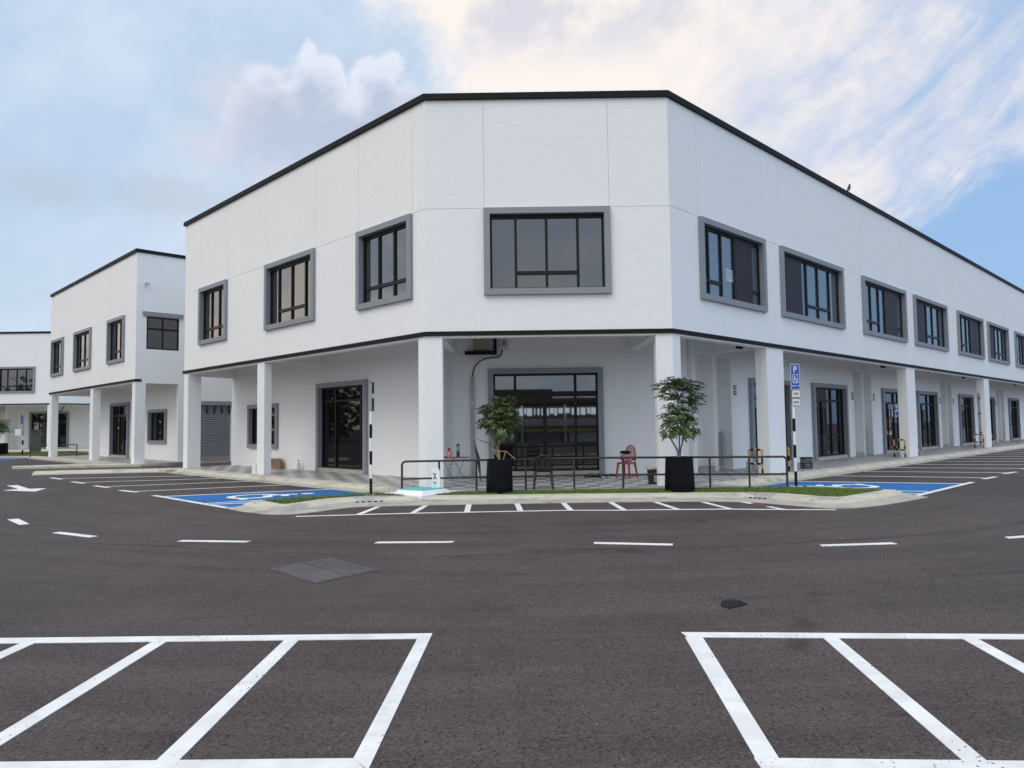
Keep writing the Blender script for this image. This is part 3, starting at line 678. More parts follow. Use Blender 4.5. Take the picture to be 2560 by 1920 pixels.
# walkway (tile) under the arcade
yW = 17.02
a1, a2 = Lp(-.08, 5.0), Lp(-.08, 19.4)
b = MB(LW); b.prism([(-.08, 19.45), (-.08, 5.1), (2.2, 8.2), (2.2, 20.1)], 0, FL+.02); struct(b, 'walkway_tile', TILE_L)
b = MB(LW); b.prism([(5.2, -.35), (54, -.35), (54, 2.6), (8.3, 2.6)], 0, FL+.02); struct(b, 'walkway_tile', TILE_L)
c1, c2, c3, c4 = Lp(-.08, 5.1), Lp(2.2, 8.2), Lp(8.3, 2.6), Lp(5.2, -.35)
b = MB(); b.prism([c1, (-2.6, yW+.22), (4.6, yW+.22), c4, c3, c2], 0, FL+.0205); struct(b, 'walkway_tile', TILE_W)
# kerb profile swept along a path: path points with inward normals
def kerb(path, prof, name='kerb', mt=CONC, smooth=2):
    pts = [V((*p, 0)) for p in path]
    for _ in range(smooth):
        q = [pts[0]]
        for a, b_ in zip(pts, pts[1:]):
            q += [a*.8+b_*.2, a*.2+b_*.8] if (b_-a).length > .5 else [a*.75+b_*.25, a*.25+b_*.75]
        pts = q+[pts[-1]]
    rs = []
    for i, p in enumerate(pts):
        t = (pts[min(i+1, len(pts)-1)]-pts[max(i-1, 0)]).normalized(); n = V((0, 0, 1)).cross(t)
        rs.append([(p.x+n.x*d, p.y+n.y*d, z) for d, z in prof])
    return struct(MB().rings(rs, True, True), name, mt)
KP = [(0, -.02), (0, .012), (.22, .03), (.30, .05), (.42, FL+.005), (.50, FL+.022), (.80, FL+.024), (.80, -.02)]
kerb([Lp(-.87, 18.7), Lp(-.87, 15), Lp(-.87, 10), Lp(-.87, 6.4), Lp(-.7, 5.2), (-2.9, 16.95)], [(-d, z) if 0 else (d, z) for d, z in KP], smooth=1) if 0 else None
def kerbp(path, prof, **k): return kerb(path, prof, **k)
kerbp([Lp(-.87, 5.0), Lp(-.87, 18.9)], [(-d, z) for d, z in KP], smooth=0)
kerbp([Lp(5.0, -1.05), Lp(54, -1.05)], [(d, z) for d, z in KP], smooth=0)
# strip between grass and tile along the chamfer
struct(MB().prism([(-3.3, 16.72), (5.6, 16.95), c4, (4.62, yW+.215), (-2.62, yW+.215), c1], 0, FL+.012), 'kerb', GCONC)
# island: three offset outlines from apron to grass
A_ = [(-5.85, 14.85), (-5.25, 14.15), (-4.4, 13.5), (-3.85, 13.75), (-3.3, 14.72), (-2.6, 14.85), (1.8, 15.06), (4.6, 14.88), (5.15, 14.25), (5.86, 13.3), (6.9, 13.75), (8.6, 15.2)]
K_ = [(-5.62, 15.1), (-5.15, 14.5), (-4.38, 13.85), (-4.02, 14.45), (-3.5, 15.45), (-2.8, 15.66), (1.84, 15.62), (5.0, 15.46), (5.5, 14.8), (6.05, 13.72), (7.15, 14.55), (8.46, 15.78)]
T_ = [(-5.46, 15.28), (-5.02, 14.8), (-4.45, 14.2), (-4.18, 14.75), (-3.72, 15.66), (-2.9, 15.93), (1.84, 15.85), (5.15, 15.72), (5.72, 15.1), (6.28, 14.15), (7.1, 14.85), (8.3, 15.92)]
G_ = [(-5.30, 15.42), (-4.92, 15.02), (-4.58, 14.55), (-4.36, 15.0), (-3.95, 15.84), (-3.0, 16.13), (1.84, 16.05), (5.25, 15.92), (5.9, 15.4), (6.42, 14.5), (7.0, 15.05), (8.1, 15.98)]
def smooth_pl(P, n=2):
    P = [V((*p, 0)) for p in P]
    for _ in range(n):
        q = [P[0]]
        for a, c in zip(P, P[1:]): q += [a*.75+c*.25, a*.25+c*.75]
        P = q+[P[-1]]
    return P
As, Ks, Ts, Gs = map(smooth_pl, (A_, K_, T_, G_))
rs = [[(a.x, a.y, -.02), (a.x, a.y, .012), (k.x, k.y, .02), ((k.x*.4+t.x*.6), (k.y*.4+t.y*.6), .075), (t.x, t.y, .092), (g.x, g.y, .094), (g.x, g.y, -.02)] for a, k, t, g in zip(As, Ks, Ts, Gs)]
struct(MB().rings(rs), 'kerb', CONC)
struct(MB().prism([(v.x, v.y) for v in As[:12]]+[(-3.3, 14.9), (-3.6, 15.3)], .001, .0135), 'kerb', GCONC) if 0 else None
back = [(8.12, 15.98), (6.45, 16.93), (5.5, 16.93), (-2.9, 16.72), (-3.35, 16.66), (-5.3, 15.42)]
isl = [(v.x, v.y) for v in Gs]+back[1:-1]
struct(MB().prism(isl, 0, .085), 'verge_soil', TURF)
struct(MB().rings([[(x, y, -.01), (x, y, .10), (x+dx_, y+dy_, .10), (x+dx_, y+dy_, -.01)] for x, y, dx_, dy_ in ((-5.44, 15.36, .12, .0), (-3.35, 16.70, .08, -.08), (-2.95, 16.80, .05, -.1))]), 'kerb', CONC)
struct(MB().rings([[(x, y, -.01), (x, y, .10), (x+dx_, y+dy_, .10), (x+dx_, y+dy_, -.01)] for x, y, dx_, dy_ in ((8.32, 15.93, -.14, -.02), (6.6, 16.95, -.10, -.12), (5.5, 17.0, 0, -.1))]), 'kerb', CONC)
for (ax0, ay0), (ax1, ay1) in (((-3.44, 15.52), (-2.72, 15.70)), ((4.85, 15.52), (5.30, 15.12))):     # precast gully blocks let into the kerb
    dv = V((ax1-ax0, ay1-ay0, 0)).normalized(); nv = V((0, 0, 1)).cross(dv); g_ = MB(); o_ = V((ax0, ay0, 0)); ln = sqrt((ax1-ax0)**2+(ay1-ay0)**2)
    pf = ((-.10, -.01), (-.10, .022), (.0, .034), (.17, .10), (.30, .112), (.30, -.01))
    g_.rings([[tuple(o_+dv*l_+nv*d+V((0, 0, z))) for d, z in pf] for l_ in (0, ln)]); struct(g_, 'kerb_gully', GCONC)
    g_ = MB()
    for q in range(5):
        l0 = ln*(.12+.17*q); g_.rings([[tuple(o_+dv*l_+nv*d+V((0, 0, z))) for d, z in ((-.11, .005), (-.11, .028), (-.02, .038), (-.02, .005))] for l_ in (l0, l0+ln*.09)])
    struct(g_, 'gully_grate', BW)
def inside(p, poly):
    c = False; j = len(poly)-1
    for i in range(len(poly)):
        if (poly[i][1] > p[1]) != (poly[j][1] > p[1]) and p[0] < (poly[j][0]-poly[i][0])*(p[1]-poly[i][1])/(poly[j][1]-poly[i][1])+poly[i][0]: c = not c
        j = i
    return c
SLAB = [(-3.0, 16.62), (-1.98, 15.72), (-1.1, 16.98), (-2.2, 17.3)]
def grass(poly, z, n, hmin, hmax, name, avoid=()):
    mb = MB(); xs = [p[0] for p in poly]; ys = [p[1] for p in poly]; k = 0; rnd = random.Random(3)
    while k < n:
        x, y = rnd.uniform(min(xs), max(xs)), rnd.uniform(min(ys), max(ys))
        if not inside((x, y), poly) or any(inside((x, y), q) for q in avoid): continue
        k += 1; a = rnd.uniform(0, 2*pi); h = rnd.uniform(hmin, hmax); w = rnd.uniform(.004, .009); l = rnd.uniform(.01, .05); b_ = rnd.uniform(0, 2*pi)
        mb.poly([(x-w*cos(a), y-w*sin(a), z), (x+w*cos(a), y+w*sin(a), z), (x+l*cos(b_)+w*.2, y+l*sin(b_), z+h)])
    return tag(mb.build(name, GRASSM), 'short green grass on the kerbed island in front of the building' if name == 'grass' else None, 'grass', kind='stuff')
grass(isl, .08, 26000, .03, .075, 'grass', [SLAB])
# lane kerbs on the left
kerb([Lp(-.35, 19.15), Lp(-1.9, 20.3), Lp(-3.2, 21.3), Lp(-4.45, 22.0)], [(.22, -.02), (.22, .01), (.12, .03), (.02, .10), (-.08, .125), (-.42, .125), (-.55, .02), (-.55, -.02)], smooth=0)
struct(MB(LW).prism([(-.9, 18.7), (-.2, 18.85), (.02, 19.5), (-.9, 20.2)], -.02, FL+.022), 'kerb', CONC)
struct(MB(LW).prism([(.1, 24.6), (-4.1, 27.5), (-3.9, 28.7), (-.85, 27.9), (-.85, 41), (2.2, 41), (2.2, 25.3), (3, 25.0)], -.02, .10), 'pavement', CONC)
struct(MB(LW).prism([(0, 25.6), (0, 40.4), (2.2, 40.4), (2.2, 25.6)], .09, .115), 'walkway_tile', TILE_L)
struct(MB(LW).prism([(.45, 24.75), (2.0, 24.75), (2.0, 26.5), (.45, 26.5)], .095, .13), 'step', SILL)
struct(MB(LW).prism([(2.6, 24.9), (12, 24.9), (12, 25.6), (2.6, 25.6)], -.02, .06), 'pavement', GCONC)
# verge of the farthest block
vg = [(-38.5, 45.6), (-29.8, 44.9), (-27.6, 43.2), (-26.8, 45.5), (-31.5, 53.5), (-40, 54.5)]
struct(MB().prism(vg, -.01, .085), 'verge_soil', TURF)
tag(grass(vg, .08, 9000, .05, .12, 'verge_grass'), 'strip of grass on the verge by the farthest block, at the left edge', 'grass')
struct(MB().prism([(-38.6, 45.1), (-29.7, 44.4), (-27.5, 42.7), (-27.3, 43.1), (-29.75, 44.95), (-38.6, 45.65)], -.01, .11), 'kerb', CONC)
struct(MB().prism([(-40, 54.5), (-31.5, 53.5), (-26, 58), (-30, 68), (-46, 64)], -.01, .13), 'pavement', CONC)
struct(MB().prism([(-32.2, 45.0), (-29.5, 44.3), (-29.1, 41.6), (-31.8, 41.9)], -.001, .0025), 'blue_bay', BLUE)

# ------------------------------------------------------------------ utility cover with marker post
def manhole_box():
    t = thing('utility_cover', 'low white concrete chamber with a turquoise lid beside the railing', 'utility cover', (-2.05, 16.4, 0))
    MB().prism(SLAB, .02, .115).build('base_slab', WPAINT, t)
    top = [(-2.57, 16.27), (-1.98, 15.88), (-1.50, 16.42), (-2.2, 17.0)]
    c = V((-2.06, 16.4, 0)); low = [tuple((c+(V((*p, 0))-c)*1.16)[:2]) for p in top]
    MB().rings([[(*p, .115) for p in low], [(*p, .205) for p in top]]).build('plinth', WPAINT, t)
    MB().prism([tuple((c+(V((*p, 0))-c)*.93)[:2]) for p in top], .20, .222).build('lid', TURQ, t)
    p = thing('marker_post', 'short white marker post with black letters standing behind the turquoise lid', 'marker post', (-1.75, 16.62, .1))
    MB().rings([[(-1.84, 16.56, z), (-1.66+d, 16.56, z), (-1.66+d, 16.68, z), (-1.84, 16.68, z)] for z, d in ((.1, 0), (.58, 0), (.645, -.035))]).build('post', WPAINT, p)
    m_ = MB()
    for tx, z, s in (('I', .535, .10), ('V', .47, .10), ('A', .405, .12), ('N', .30, .085), ('c', .245, .06)):
        pl_ = (lambda z, rot: (lambda x, y, h: (-1.775+(x if not rot else -y+.02), 16.558-h, z+(y if not rot else x))))(z, tx == 'I')
        text_mesh(m_, tx, pl_, s)
    m_.build('lettering', BW, p)
manhole_box()
# iron cover in the road
t = thing('road_cover', 'diamond set grey iron access cover in the road in front of the island', 'manhole cover', (-2.15, 8.3, 0))
MH = [(-2.80, 8.37), (-2.27, 9.06), (-1.51, 8.24), (-2.04, 7.58)]; c = V((-2.15, 8.31, 0))
fr_ = MB().prism(MH, .001, .008); fr_.build('rim', IRON, t)
for k, (s0, s1, u0, u1) in enumerate(((.0, .48, 0, 1), (.52, 1, 0, 1))):
    p0, p1, p2, p3 = [c+(V((*p, 0))-c)*.93 for p in MH]
    lerp = lambda f, g: (p0*(1-f)+p1*f)*(1-g)+(p3*(1-f)+p2*f)*g
    MB().prism([tuple(lerp(f, g)[:2]) for f, g in ((s0, u0), (s1, u0), (s1, u1), (s0, u1))], .006, .012).build('lid', IRON, t)
# black rag
m_ = MB(); outl = [(1.83, 6.55), (1.86, 6.60), (1.92, 6.63), (2.05, 6.50), (2.0, 6.46), (1.93, 6.41), (1.84, 6.36), (1.80, 6.45)]
rnd = random.Random(5); ce = m_.pts([(1.90, 6.51, .035)])[0]; i1 = m_.pts([(x*.6+1.9*.4, y*.6+6.51*.4, .018+rnd.random()*.02) for x, y in outl]); i2 = m_.pts([(x, y, .004+rnd.random()*.012) for x, y in outl]); i3 = m_.pts([(x, y, .001) for x, y in outl])
for k in range(8):
    j = (k+1) % 8; m_.face((ce, i1[k], i1[j])); m_.face((i1[k], i2[k], i2[j], i1[j])); m_.face((i2[k], i3[k], i3[j], i2[j]))
tag(m_.build('rag', CLOTHB, origin=(1.9, 6.5, 0), smooth=True), 'crumpled black cloth lying alone on the road', 'rag')
tag(MB().tube([(2.98, 12.0, .009), (3.05, 11.97, .012), (3.12, 11.96, .008)], .007, 6).build('twig', BLK, origin=(3, 12, 0)), 'thin dark twig on the road between the dashes and the bay line', 'twig')

# ------------------------------------------------------------------ railing
def railing():
    t = thing('railing', 'long low brown tubular railing along the walkway behind the planters', 'railing', (1.9, 16.9, FL))
    y, x0, x1, zt, zm = 16.9, -2.57, 6.33, .80, .43; r = .026; c = .09
    p = [(x0, y, FL-.05), (x0, y, zt-c)]+[(x0+c-c*cos(a*pi/8), y, zt-c+c*sin(a*pi/8)) for a in range(1, 5)]+[(1.9, y, zt+.03)]+[(x1-c+c*sin(a*pi/8), y, zt-c+c*cos(a*pi/8)) for a in range(0, 4)]+[(x1, y, zt-c), (x1, y, FL-.05)]
    MB().tube(p, r, 10).build('top_rail', RAILM, t, smooth=True)
    MB().tube([(x0, y, zm-.03), (1.9, y, zm+.01), (x1, y, zm-.03)], r*.9, 10).build('middle_rail', RAILM, t, smooth=True)
    for x in (-1.71, -.85, .29, 1.41, 2.54, 3.62, 4.55, 5.46): MB().tube([(x, y, FL-.05), (x, y, zt+.01)], r*.92, 8).build('post', RAILM, t, smooth=True)
railing()

# ------------------------------------------------------------------ potted trees
def leaf_cluster(mb, c, d, n, L, rnd):
    d = d.normalized(); a = d.cross(V((0, 0, 1)) if abs(d.z) < .9 else V((1, 0, 0))).normalized(); b_ = d.cross(a)
    for k in range(n):
        th = 2*pi*k/n+rnd.uniform(-.3, .3); o = (a*cos(th)+b_*sin(th)); dirn = (o*rnd.uniform(.7, 1.1)+d*rnd.uniform(.1, .7)+V((0, 0, -.22))).normalized()
        l = L*rnd.uniform(.7, 1.15); w = l*rnd.uniform(.15, .21); side = dirn.cross(d).normalized(); nrm = side.cross(dirn)
        p0, p1, p2 = c, c+dirn*l*.5-nrm*l*.03, c+dirn*l+V((0, 0, -.14*l))
        i = mb.pts([tuple(p0), tuple(p1+side*w+nrm*.012), tuple(p2), tuple(p1-side*w+nrm*.012), tuple(p1)])
        mb.face((i[0], i[1], i[4])); mb.face((i[1], i[2], i[4])); mb.face((i[0], i[4], i[3])); mb.face((i[4], i[2], i[3]))
def potted_tree(x, y, label, zb, rb, rt, ht, stems, lobes, seed, lm, L=.13, ncl=150, group='planters with small trees'):
    rnd = random.Random(seed); t = thing('potted_tree', label, 'potted tree', (x, y, zb), group)
    MB().lathe((x, y, zb), [(rb*.93, 0), (rb, .03), (rb*1.0, ht*.3), (rt, ht-.02), (rt*.99, ht), (rt*.93, ht), (rt*.92, ht-.06)], 36).build('pot', POTM, t, smooth=True)
    MB().lathe((x, y, zb), [(rt*.92, ht-.12), (rt*.92, ht-.055), (.01, ht-.03)], 20).build('soil', SOIL, t)
    tr = MB(); tips = []
    for st in stems:
        pth = [V((x+a, y+b_, zb+c)) for a, b_, c in st]; r0 = .028 if st is stems[0] else .022
        tr.tube([tuple(p) for p in pth], [r0*(1-.72*i/(len(pth)-1)) for i in range(len(pth))], 7); tips += pth[1:]
    cl = MB(); cs = []
    while len(cs) < ncl:
        lb = rnd.choices(lobes, [l[3]*l[4]*l[5] for l in lobes])[0]
        u = V((rnd.gauss(0, 1), rnd.gauss(0, 1), rnd.gauss(0, 1))).normalized()*rnd.random()**.45
        p = V((x+lb[0]+u.x*lb[3], y+lb[1]+u.y*lb[4], zb+lb[2]+u.z*lb[5]))
        if any((p-q).length < .045 for q in cs): continue
        cs.append(p)
        near = min(tips, key=lambda q: (q-p).length+max(0, q.z-p.z)*2); mid = (near+p)/2+V((rnd.uniform(-.03, .03), rnd.uniform(-.03, .03), .015))
        if (near-p).length < .62: tr.tube([tuple(near), tuple(mid), tuple(p)], [.009, .006, .004], 4, False)
        leaf_cluster(cl, p, (p-V((x, y, zb+ht+.5))).normalized()+V((0, 0, .55)), rnd.randint(6, 8), L, rnd)
    tr.build('trunk', BARK, t, smooth=True); cl.build('crown', lm, t)
    return t
potted_tree(3.70, 16.27, 'right hand black round planter with an upright small tree of glossy dark leaves', .08, .325, .30, .78,
    [[(0, 0, .7), (-.03, 0, .92), (-.17, .02, 1.18), (-.2, .05, 1.45), (-.12, .04, 1.75)], [(0, 0, .7), (.01, 0, .95), (.03, .03, 1.25), (-.03, .0, 1.7), (.02, .0, 2.05), (-.05, 0, 2.4)], [(.01, 0, .72), (.05, -.02, 1.0), (.14, -.03, 1.3), (.22, 0, 1.6), (.25, 0, 1.95)]],
    [(.0, 0, 2.36, .54, .44, .20), (-.30, .0, 2.2, .32, .28, .18), (.32, 0, 2.05, .28, .3, .26), (-.02, 0, 1.95, .34, .3, .2), (.02, 0, 1.66, .48, .42, .28), (.0, 0, 1.33, .44, .40, .18), (.36, 0, 1.3, .18, .15, .12)], 11, LEAF, .145, 290)
potted_tree(-.31, 16.43, 'left hand black round planter with a leaning bushy tree before the glass door', .08, .30, .275, .77,
    [[(0, 0, .68), (-.02, .02, 1.0), (.0, .03, 1.3), (.02, .0, 1.6), (.0, .0, 2.0)], [(0, 0, .7), (-.04, 0, .95), (-.1, 0, 1.2), (-.22, 0, 1.45), (-.3, 0, 1.7)], [(-.02, 0, .9), (-.2, 0, 1.12), (-.38, -.02, 1.18), (-.5, 0, 1.24)]],
    [(.08, 0, 2.06, .32, .32, .16), (.14, 0, 1.72, .32, .34, .32), (-.28, 0, 1.88, .24, .24, .12), (-.2, 0, 1.55, .28, .28, .2), (.1, 0, 1.35, .28, .3, .16), (-.52, 0, 1.28, .05, .05, .04)], 23, LEAF2, .125, 270)
potted_tree(-34.4, 48.8, 'small far planter with a round leafy tree on the grass at the left edge', .08, .53, .52, .78,
    [[(0, 0, .7), (.03, 0, 1.1), (.2, 0, 1.5), (.35, 0, 1.9)], [(0, 0, .7), (-.05, 0, 1.2), (-.2, 0, 1.7), (-.1, 0, 2.2)]],
    [(.1, 0, 1.75, .80, .7, .32), (0, 0, 2.15, .7, .7, .30)], 31, LEAF, .24, 110)
t = thing('stick_bundle', 'pale dry sticks standing in the left hand planter', 'sticks', (-.35, 16.4, .84))
for a, b_ in (((-.28, 16.38, .82), (-.48, 16.36, 1.10)), ((-.28, 16.38, .82), (-.36, 16.38, 1.02)), ((-.22, 16.4, .82), (-.16, 16.42, 1.04)), ((-.30, 16.36, .82), (-.30, 16.36, 1.06)), ((-.44, 16.38, 1.06), (-.30, 16.38, .98)), ((-.16, 16.42, 1.03), (.04, 16.45, .85)), ((-.36, 16.38, 1.03), (-.17, 16.4, 1.02))):
    MB().tube([a, b_], .012, 5).build('stick', WOOD, t)

# ------------------------------------------------------------------ striped posts and signs
def striped(t, x, y, zs, r=.032, mats=(BW, WW), z0=.07):
    col = 0; prev = z0
    for z in zs:
        MB().lathe((x, y, 0), [(r, prev), (r, z)], 16).build('post_band', mats[col], t, smooth=True); prev = z; col ^= 1
def rounded(mb, place, w, h, r, d0, d1):
    o = [(sx*(w/2-r)+r*cos(a), sz*(h/2-r)+r*sin(a)) for sx, sz, a0 in ((1, 1, 0), (-1, 1, pi/2), (-1, -1, pi), (1, -1, 1.5*pi)) for a in (a0, a0+pi/4, a0+pi/2)]
    mb.rings([[place(x, z, d) for x, z in o] for d in (d0, d1)])
t = thing('parking_sign_post', 'blue P and wheelchair sign over a white notice on a striped post by the railing', 'parking sign', (6.53, 16.86, .08))
striped(t, 6.53, 16.9, (.46, .77, 1.07, 1.38, 1.68, 2.0))
MB().lathe((6.53, 16.9, 0), [(.026, 2.0), (.026, 2.93)], 12).build('post', STEEL, t); MB().box(6.42, 6.64, 16.79, 17.01, .05, .115).build('footing', WPAINT, t)
sa = radians(-14); sx, sy = cos(sa), -sin(sa)
def sp(x, z, d=0, cz=2.645, cx=6.58): return (cx+x*cos(sa)+d*sin(sa), 16.86+x*-sin(sa)*-1*0+x*sin(-sa)*.9-d*cos(sa), cz+z)
m_ = MB(); rounded(m_, lambda x, z, d: sp(x, z, d), .235, .60, .025, 0, .006); bd = m_.build('sign_plate', SIGNW, t)
m_ = MB(); rounded(m_, lambda x, z, d: sp(x, z, d), .212, .576, .02, .005, .009); m_.build('blue_field', SIGNB, bd)
m_ = MB(); text_mesh(m_, 'P', lambda x, y, h: sp(x*.92, y+.10, .010+h), .215); m_.build('letter_p', SIGNW, bd)
m_ = MB()
for a, b_, c_, e_ in ((-.07, .07, .045, .057), (-.07, .07, -.147, -.135), (-.07, -.058, -.135, .045), (.058, .07, -.135, .045)):
    m_.rings([[sp(a, c_, d), sp(b_, c_, d), sp(b_, e_, d), sp(a, e_, d)] for d in (.0085, .0115)])
wheelchair(m_, lambda x, y: sp(x*.145-.005, y*.165-.135, .0115), 1); m_.build('wheelchair_symbol', SIGNW, bd)
m_ = MB(); text_mesh(m_, 'PEMANDU OKU', lambda x, y, h: sp(x*.72, y-.225, .010+h), .045); m_.build('lettering', SIGNW, bd)
m_ = MB(); rounded(m_, lambda x, z, d: sp(x, z, d, 2.155, 6.585), .222, .355, .02, 0, .006); b2 = m_.build('sign_plate', BW, t)
m_ = MB(); rounded(m_, lambda x, z, d: sp(x, z, d, 2.155, 6.585), .208, .341, .016, .005, .009); m_.build('white_field', SIGNW, b2)
m_ = MB()
for tx, z in (('DENDA', .075), ('MAKSIMUM', -.025), ('RM 2000', -.125)): text_mesh(m_, tx, (lambda z: lambda x, y, h: sp(x*.62, y*1.15+z, .010+h, 2.155, 6.585))(z), .062)
m_.build('lettering', BW, b2)
t = thing('parking_sign_post', 'black and white striped sign post left of the railing, its plates seen edge on', 'parking sign', (-3.18, 16.34, .08))
striped(t, -3.18, 16.34, (.46, .77, 1.07, 1.36, 1.67, 1.95)); MB().box(-3.29, -3.07, 16.23, 16.45, .05, .105).build('footing', WPAINT, t)
MB().lathe((-3.18, 16.34, 0), [(.025, 1.94), (.025, 2.60)], 10).build('post', STEEL, t)
MB().box(-3.205, -3.155, 16.36, 16.62, 2.37, 2.62).build('sign_plate', BW, t); MB().box(-3.205, -3.155, 16.36, 16.62, 1.97, 2.26).build('sign_plate', BW, t)
t = thing('parking_sign_post', 'far black and white sign post with a pale notice by the green cabinet', 'parking sign', (-32.0, 47.6, .08))
striped(t, -32.0, 47.6, (.42, .74, 1.06, 1.36), .05); MB().lathe((-32, 47.6, 0), [(.04, 1.36), (.04, 2.65)], 8).build('post', STEEL, t)
MB().box(-32.42, -32.03, 47.45, 47.50, 1.36, 1.78).build('sign_plate', SIGNW, t); MB().box(-32.05, -31.97, 47.44, 47.48, 2.12, 2.70).build('sign_plate', SIGNB, t)
t = thing('utility_cabinet', 'dark green steel cabinet standing on the far grass at the left', 'cabinet', (-34.8, 53, .08))
MB().prism([(-35.2, 53.1), (-34.95, 52.8), (-34.35, 53.1), (-34.6, 53.45)], .06, 1.66).build('body', GCAB, t); MB().prism([(-35.28, 53.1), (-34.95, 52.72), (-34.27, 53.08), (-34.58, 53.53)], 1.66, 1.74).build('lid', GCAB, t)
t = thing('railing', 'small dark railing on the far verge beside the green cabinet', 'railing', (-28, 43.6, 0))
P_ = [(-28.45, 43.0), (-27.3, 43.25), (-26.0, 43.5)]
for z in (.40, .80): MB().tube([(x, y, z) for x, y in P_], .03, 6).build('rail', RAILM, t)
for x, y in P_: MB().tube([(x, y, .05), (x, y, .81)], .03, 6).build('post', RAILM, t)

# ------------------------------------------------------------------ things under the arcade
G2 = FL+.02
def chair(name, label, cx, cy, rot, m0, arms, hb=.82, sc=1.0, lw=1.0):
    R = Matrix.Rotation(rot, 3, 'Z') @ Matrix.Diagonal((sc, sc, 1.0)); fr = lambda a, b_, c_: V((cx, cy, G2))+R@V((a, b_, c_))
    t = thing(name, label, 'chair', (cx, cy, G2))
    s_ = MB(fr); n = 8; g = [[(-.21+.42*i/n*(1-.06*(j/n)), -.21+.42*j/n, .43-.018*sin(pi*i/n)*sin(pi*j/n)) for i in range(n+1)] for j in range(n+1)]
    s_.rings(g, False, False); s_.rings([[(p[0], p[1], p[2]-.028) for p in r_] for r_ in g], False, False)
    s_.box(-.215, .215, -.225, -.20, .375, .432); s_.box(-.215, -.195, -.2, .2, .38, .428); s_.box(.195, .215, -.2, .2, .38, .428); s_.build('seat', m0, t)
    for sx_ in (-1, 1):
        for y0, y1 in ((-.19, -.25), (.17, .26)):
            MB(fr).rings([[(sx_*(.195+d)-.02*w*lw, y-.022*w, z), (sx_*(.195+d)+.02*w*lw, y-.022*w, z), (sx_*(.195+d)+.02*w*lw, y+.022*w, z), (sx_*(.195+d)-.02*w*lw, y+.022*w, z)] for z, d, y, w in ((0, .045, y1, .85), (.42, 0, y0, 1.3))]).build('leg', m0, t)
    b_ = MB(fr); pts = [(-.205, .19, .42), (-.20, .235, .60)]+[(-.19*cos(a*pi/8), .25+.03*sin(a*pi/8), .64+(hb-.66)*sin(a*pi/8)) for a in range(0, 9)]+[(.20, .235, .60), (.205, .19, .42)]
    b_.tube(pts, .02, 6)
    for k in range(-2, 3): x = k*.066; b_.box(x-.016, x+.016, .225, .24, .50, hb-.04-.35*abs(x)**1.3*2)
    b_.box(-.2, .2, .215, .235, .47, .52); b_.build('backrest', m0, t)
    if arms:
        for sx_ in (-1, 1): MB(fr).tube([(sx_*.21, .22, .63), (sx_*.24, .05, .64), (sx_*.24, -.16, .62), (sx_*.215, -.2, .42)], .018, 6).build('armrest', m0, t)
    return t
v = LW(5.58, 2.45, 0); chair('plastic_chair', 'red plastic chair beside the corner door with a dark bag on it', v.x, v.y, radians(-40), RED, False, .90, .86, 1.25)
v2 = LW(1.72, 2.02, 0); chair('plastic_chair', 'black plastic chair behind the railing in front of the glass door', v2.x, v2.y-.1, radians(178), BLK, True, .80, .92, 1.7)
def blob(name, label, cat, c, r, mt, seed, flat=1, group=None):
    rnd = random.Random(seed); bm = bmesh.new(); bmesh.ops.create_icosphere(bm, subdivisions=3, radius=1)
    m_ = MB(); ids = {}
    for q in bm.verts:
        n = 1+.16*sin(q.co.x*5+seed)*cos(q.co.y*6)+.10*sin(q.co.z*9+q.co.x*7+seed)
        ids[q.index] = m_.pts([(c[0]+q.co.x*r[0]*n, c[1]+q.co.y*r[1]*n, c[2]+max(q.co.z, -.75)*r[2]*n)])[0]
    for f in bm.faces: m_.face([ids[q.index] for q in f.verts])
    bm.free(); return tag(m_.build(name, mt, origin=c, smooth=True), label, cat, group)
blob('bag', 'pink and red shopping bag on the seat of the red chair', 'bag', (v.x+.0, v.y-.04, G2+.55), (.18, .15, .13), PINK, 2)
blob('cap', 'black cloth bundle on top of the pink bag on the red chair', 'cloth', (v.x-.04, v.y-.03, G2+.70), (.15, .12, .05), CLOTHB, 4)
# shoes
def shoe(cx, cy, rot, label, sole, seed):
    fr = lambda a, b_, c_: V((cx, cy, G2))+Matrix.Rotation(rot, 3, 'Z')@V((a, b_, c_))
    t = thing('shoe', label, 'shoe', (cx, cy, G2), 'shoes by the corner door')
    o = lambda k, e: [(x*e, y) for x, y in ((-.04, -.13), (.04, -.13), (.045, -.03), (.052, .08), (.035, .14), (-.03, .145), (-.052, .08), (-.045, -.03))]
    MB(fr).prism(o(0, 1), 0, .03).build('sole', sole, t)
    MB(fr).rings([[(x*.95, y*.96, .029) for x, y in o(0, 1)], [(x*.9, y*.92-.005, .065 if y > 0 else .085) for x, y in o(0, 1)], [(x*.6, y*.7-.03, .08 if y > 0 else .115) for x, y in o(0, 1)]]).build('upper', BLK, t, smooth=True)
for a, b_, r_, lb, so in ((5.10, 3.42, .9, 'plain black shoe nearest the glass door', BLK), (5.22, 3.22, .7, 'second plain black shoe, between the first one and the white soled pair', BLK), (5.30, 2.98, -.5, 'black shoe with a white sole, left one of its pair', SIGNW), (5.42, 2.80, -.9, 'black shoe with a white sole nearest the red chair', SIGNW)):
    q = LW(a, b_, 0); shoe(q.x, q.y, r_, lb, so, 1)
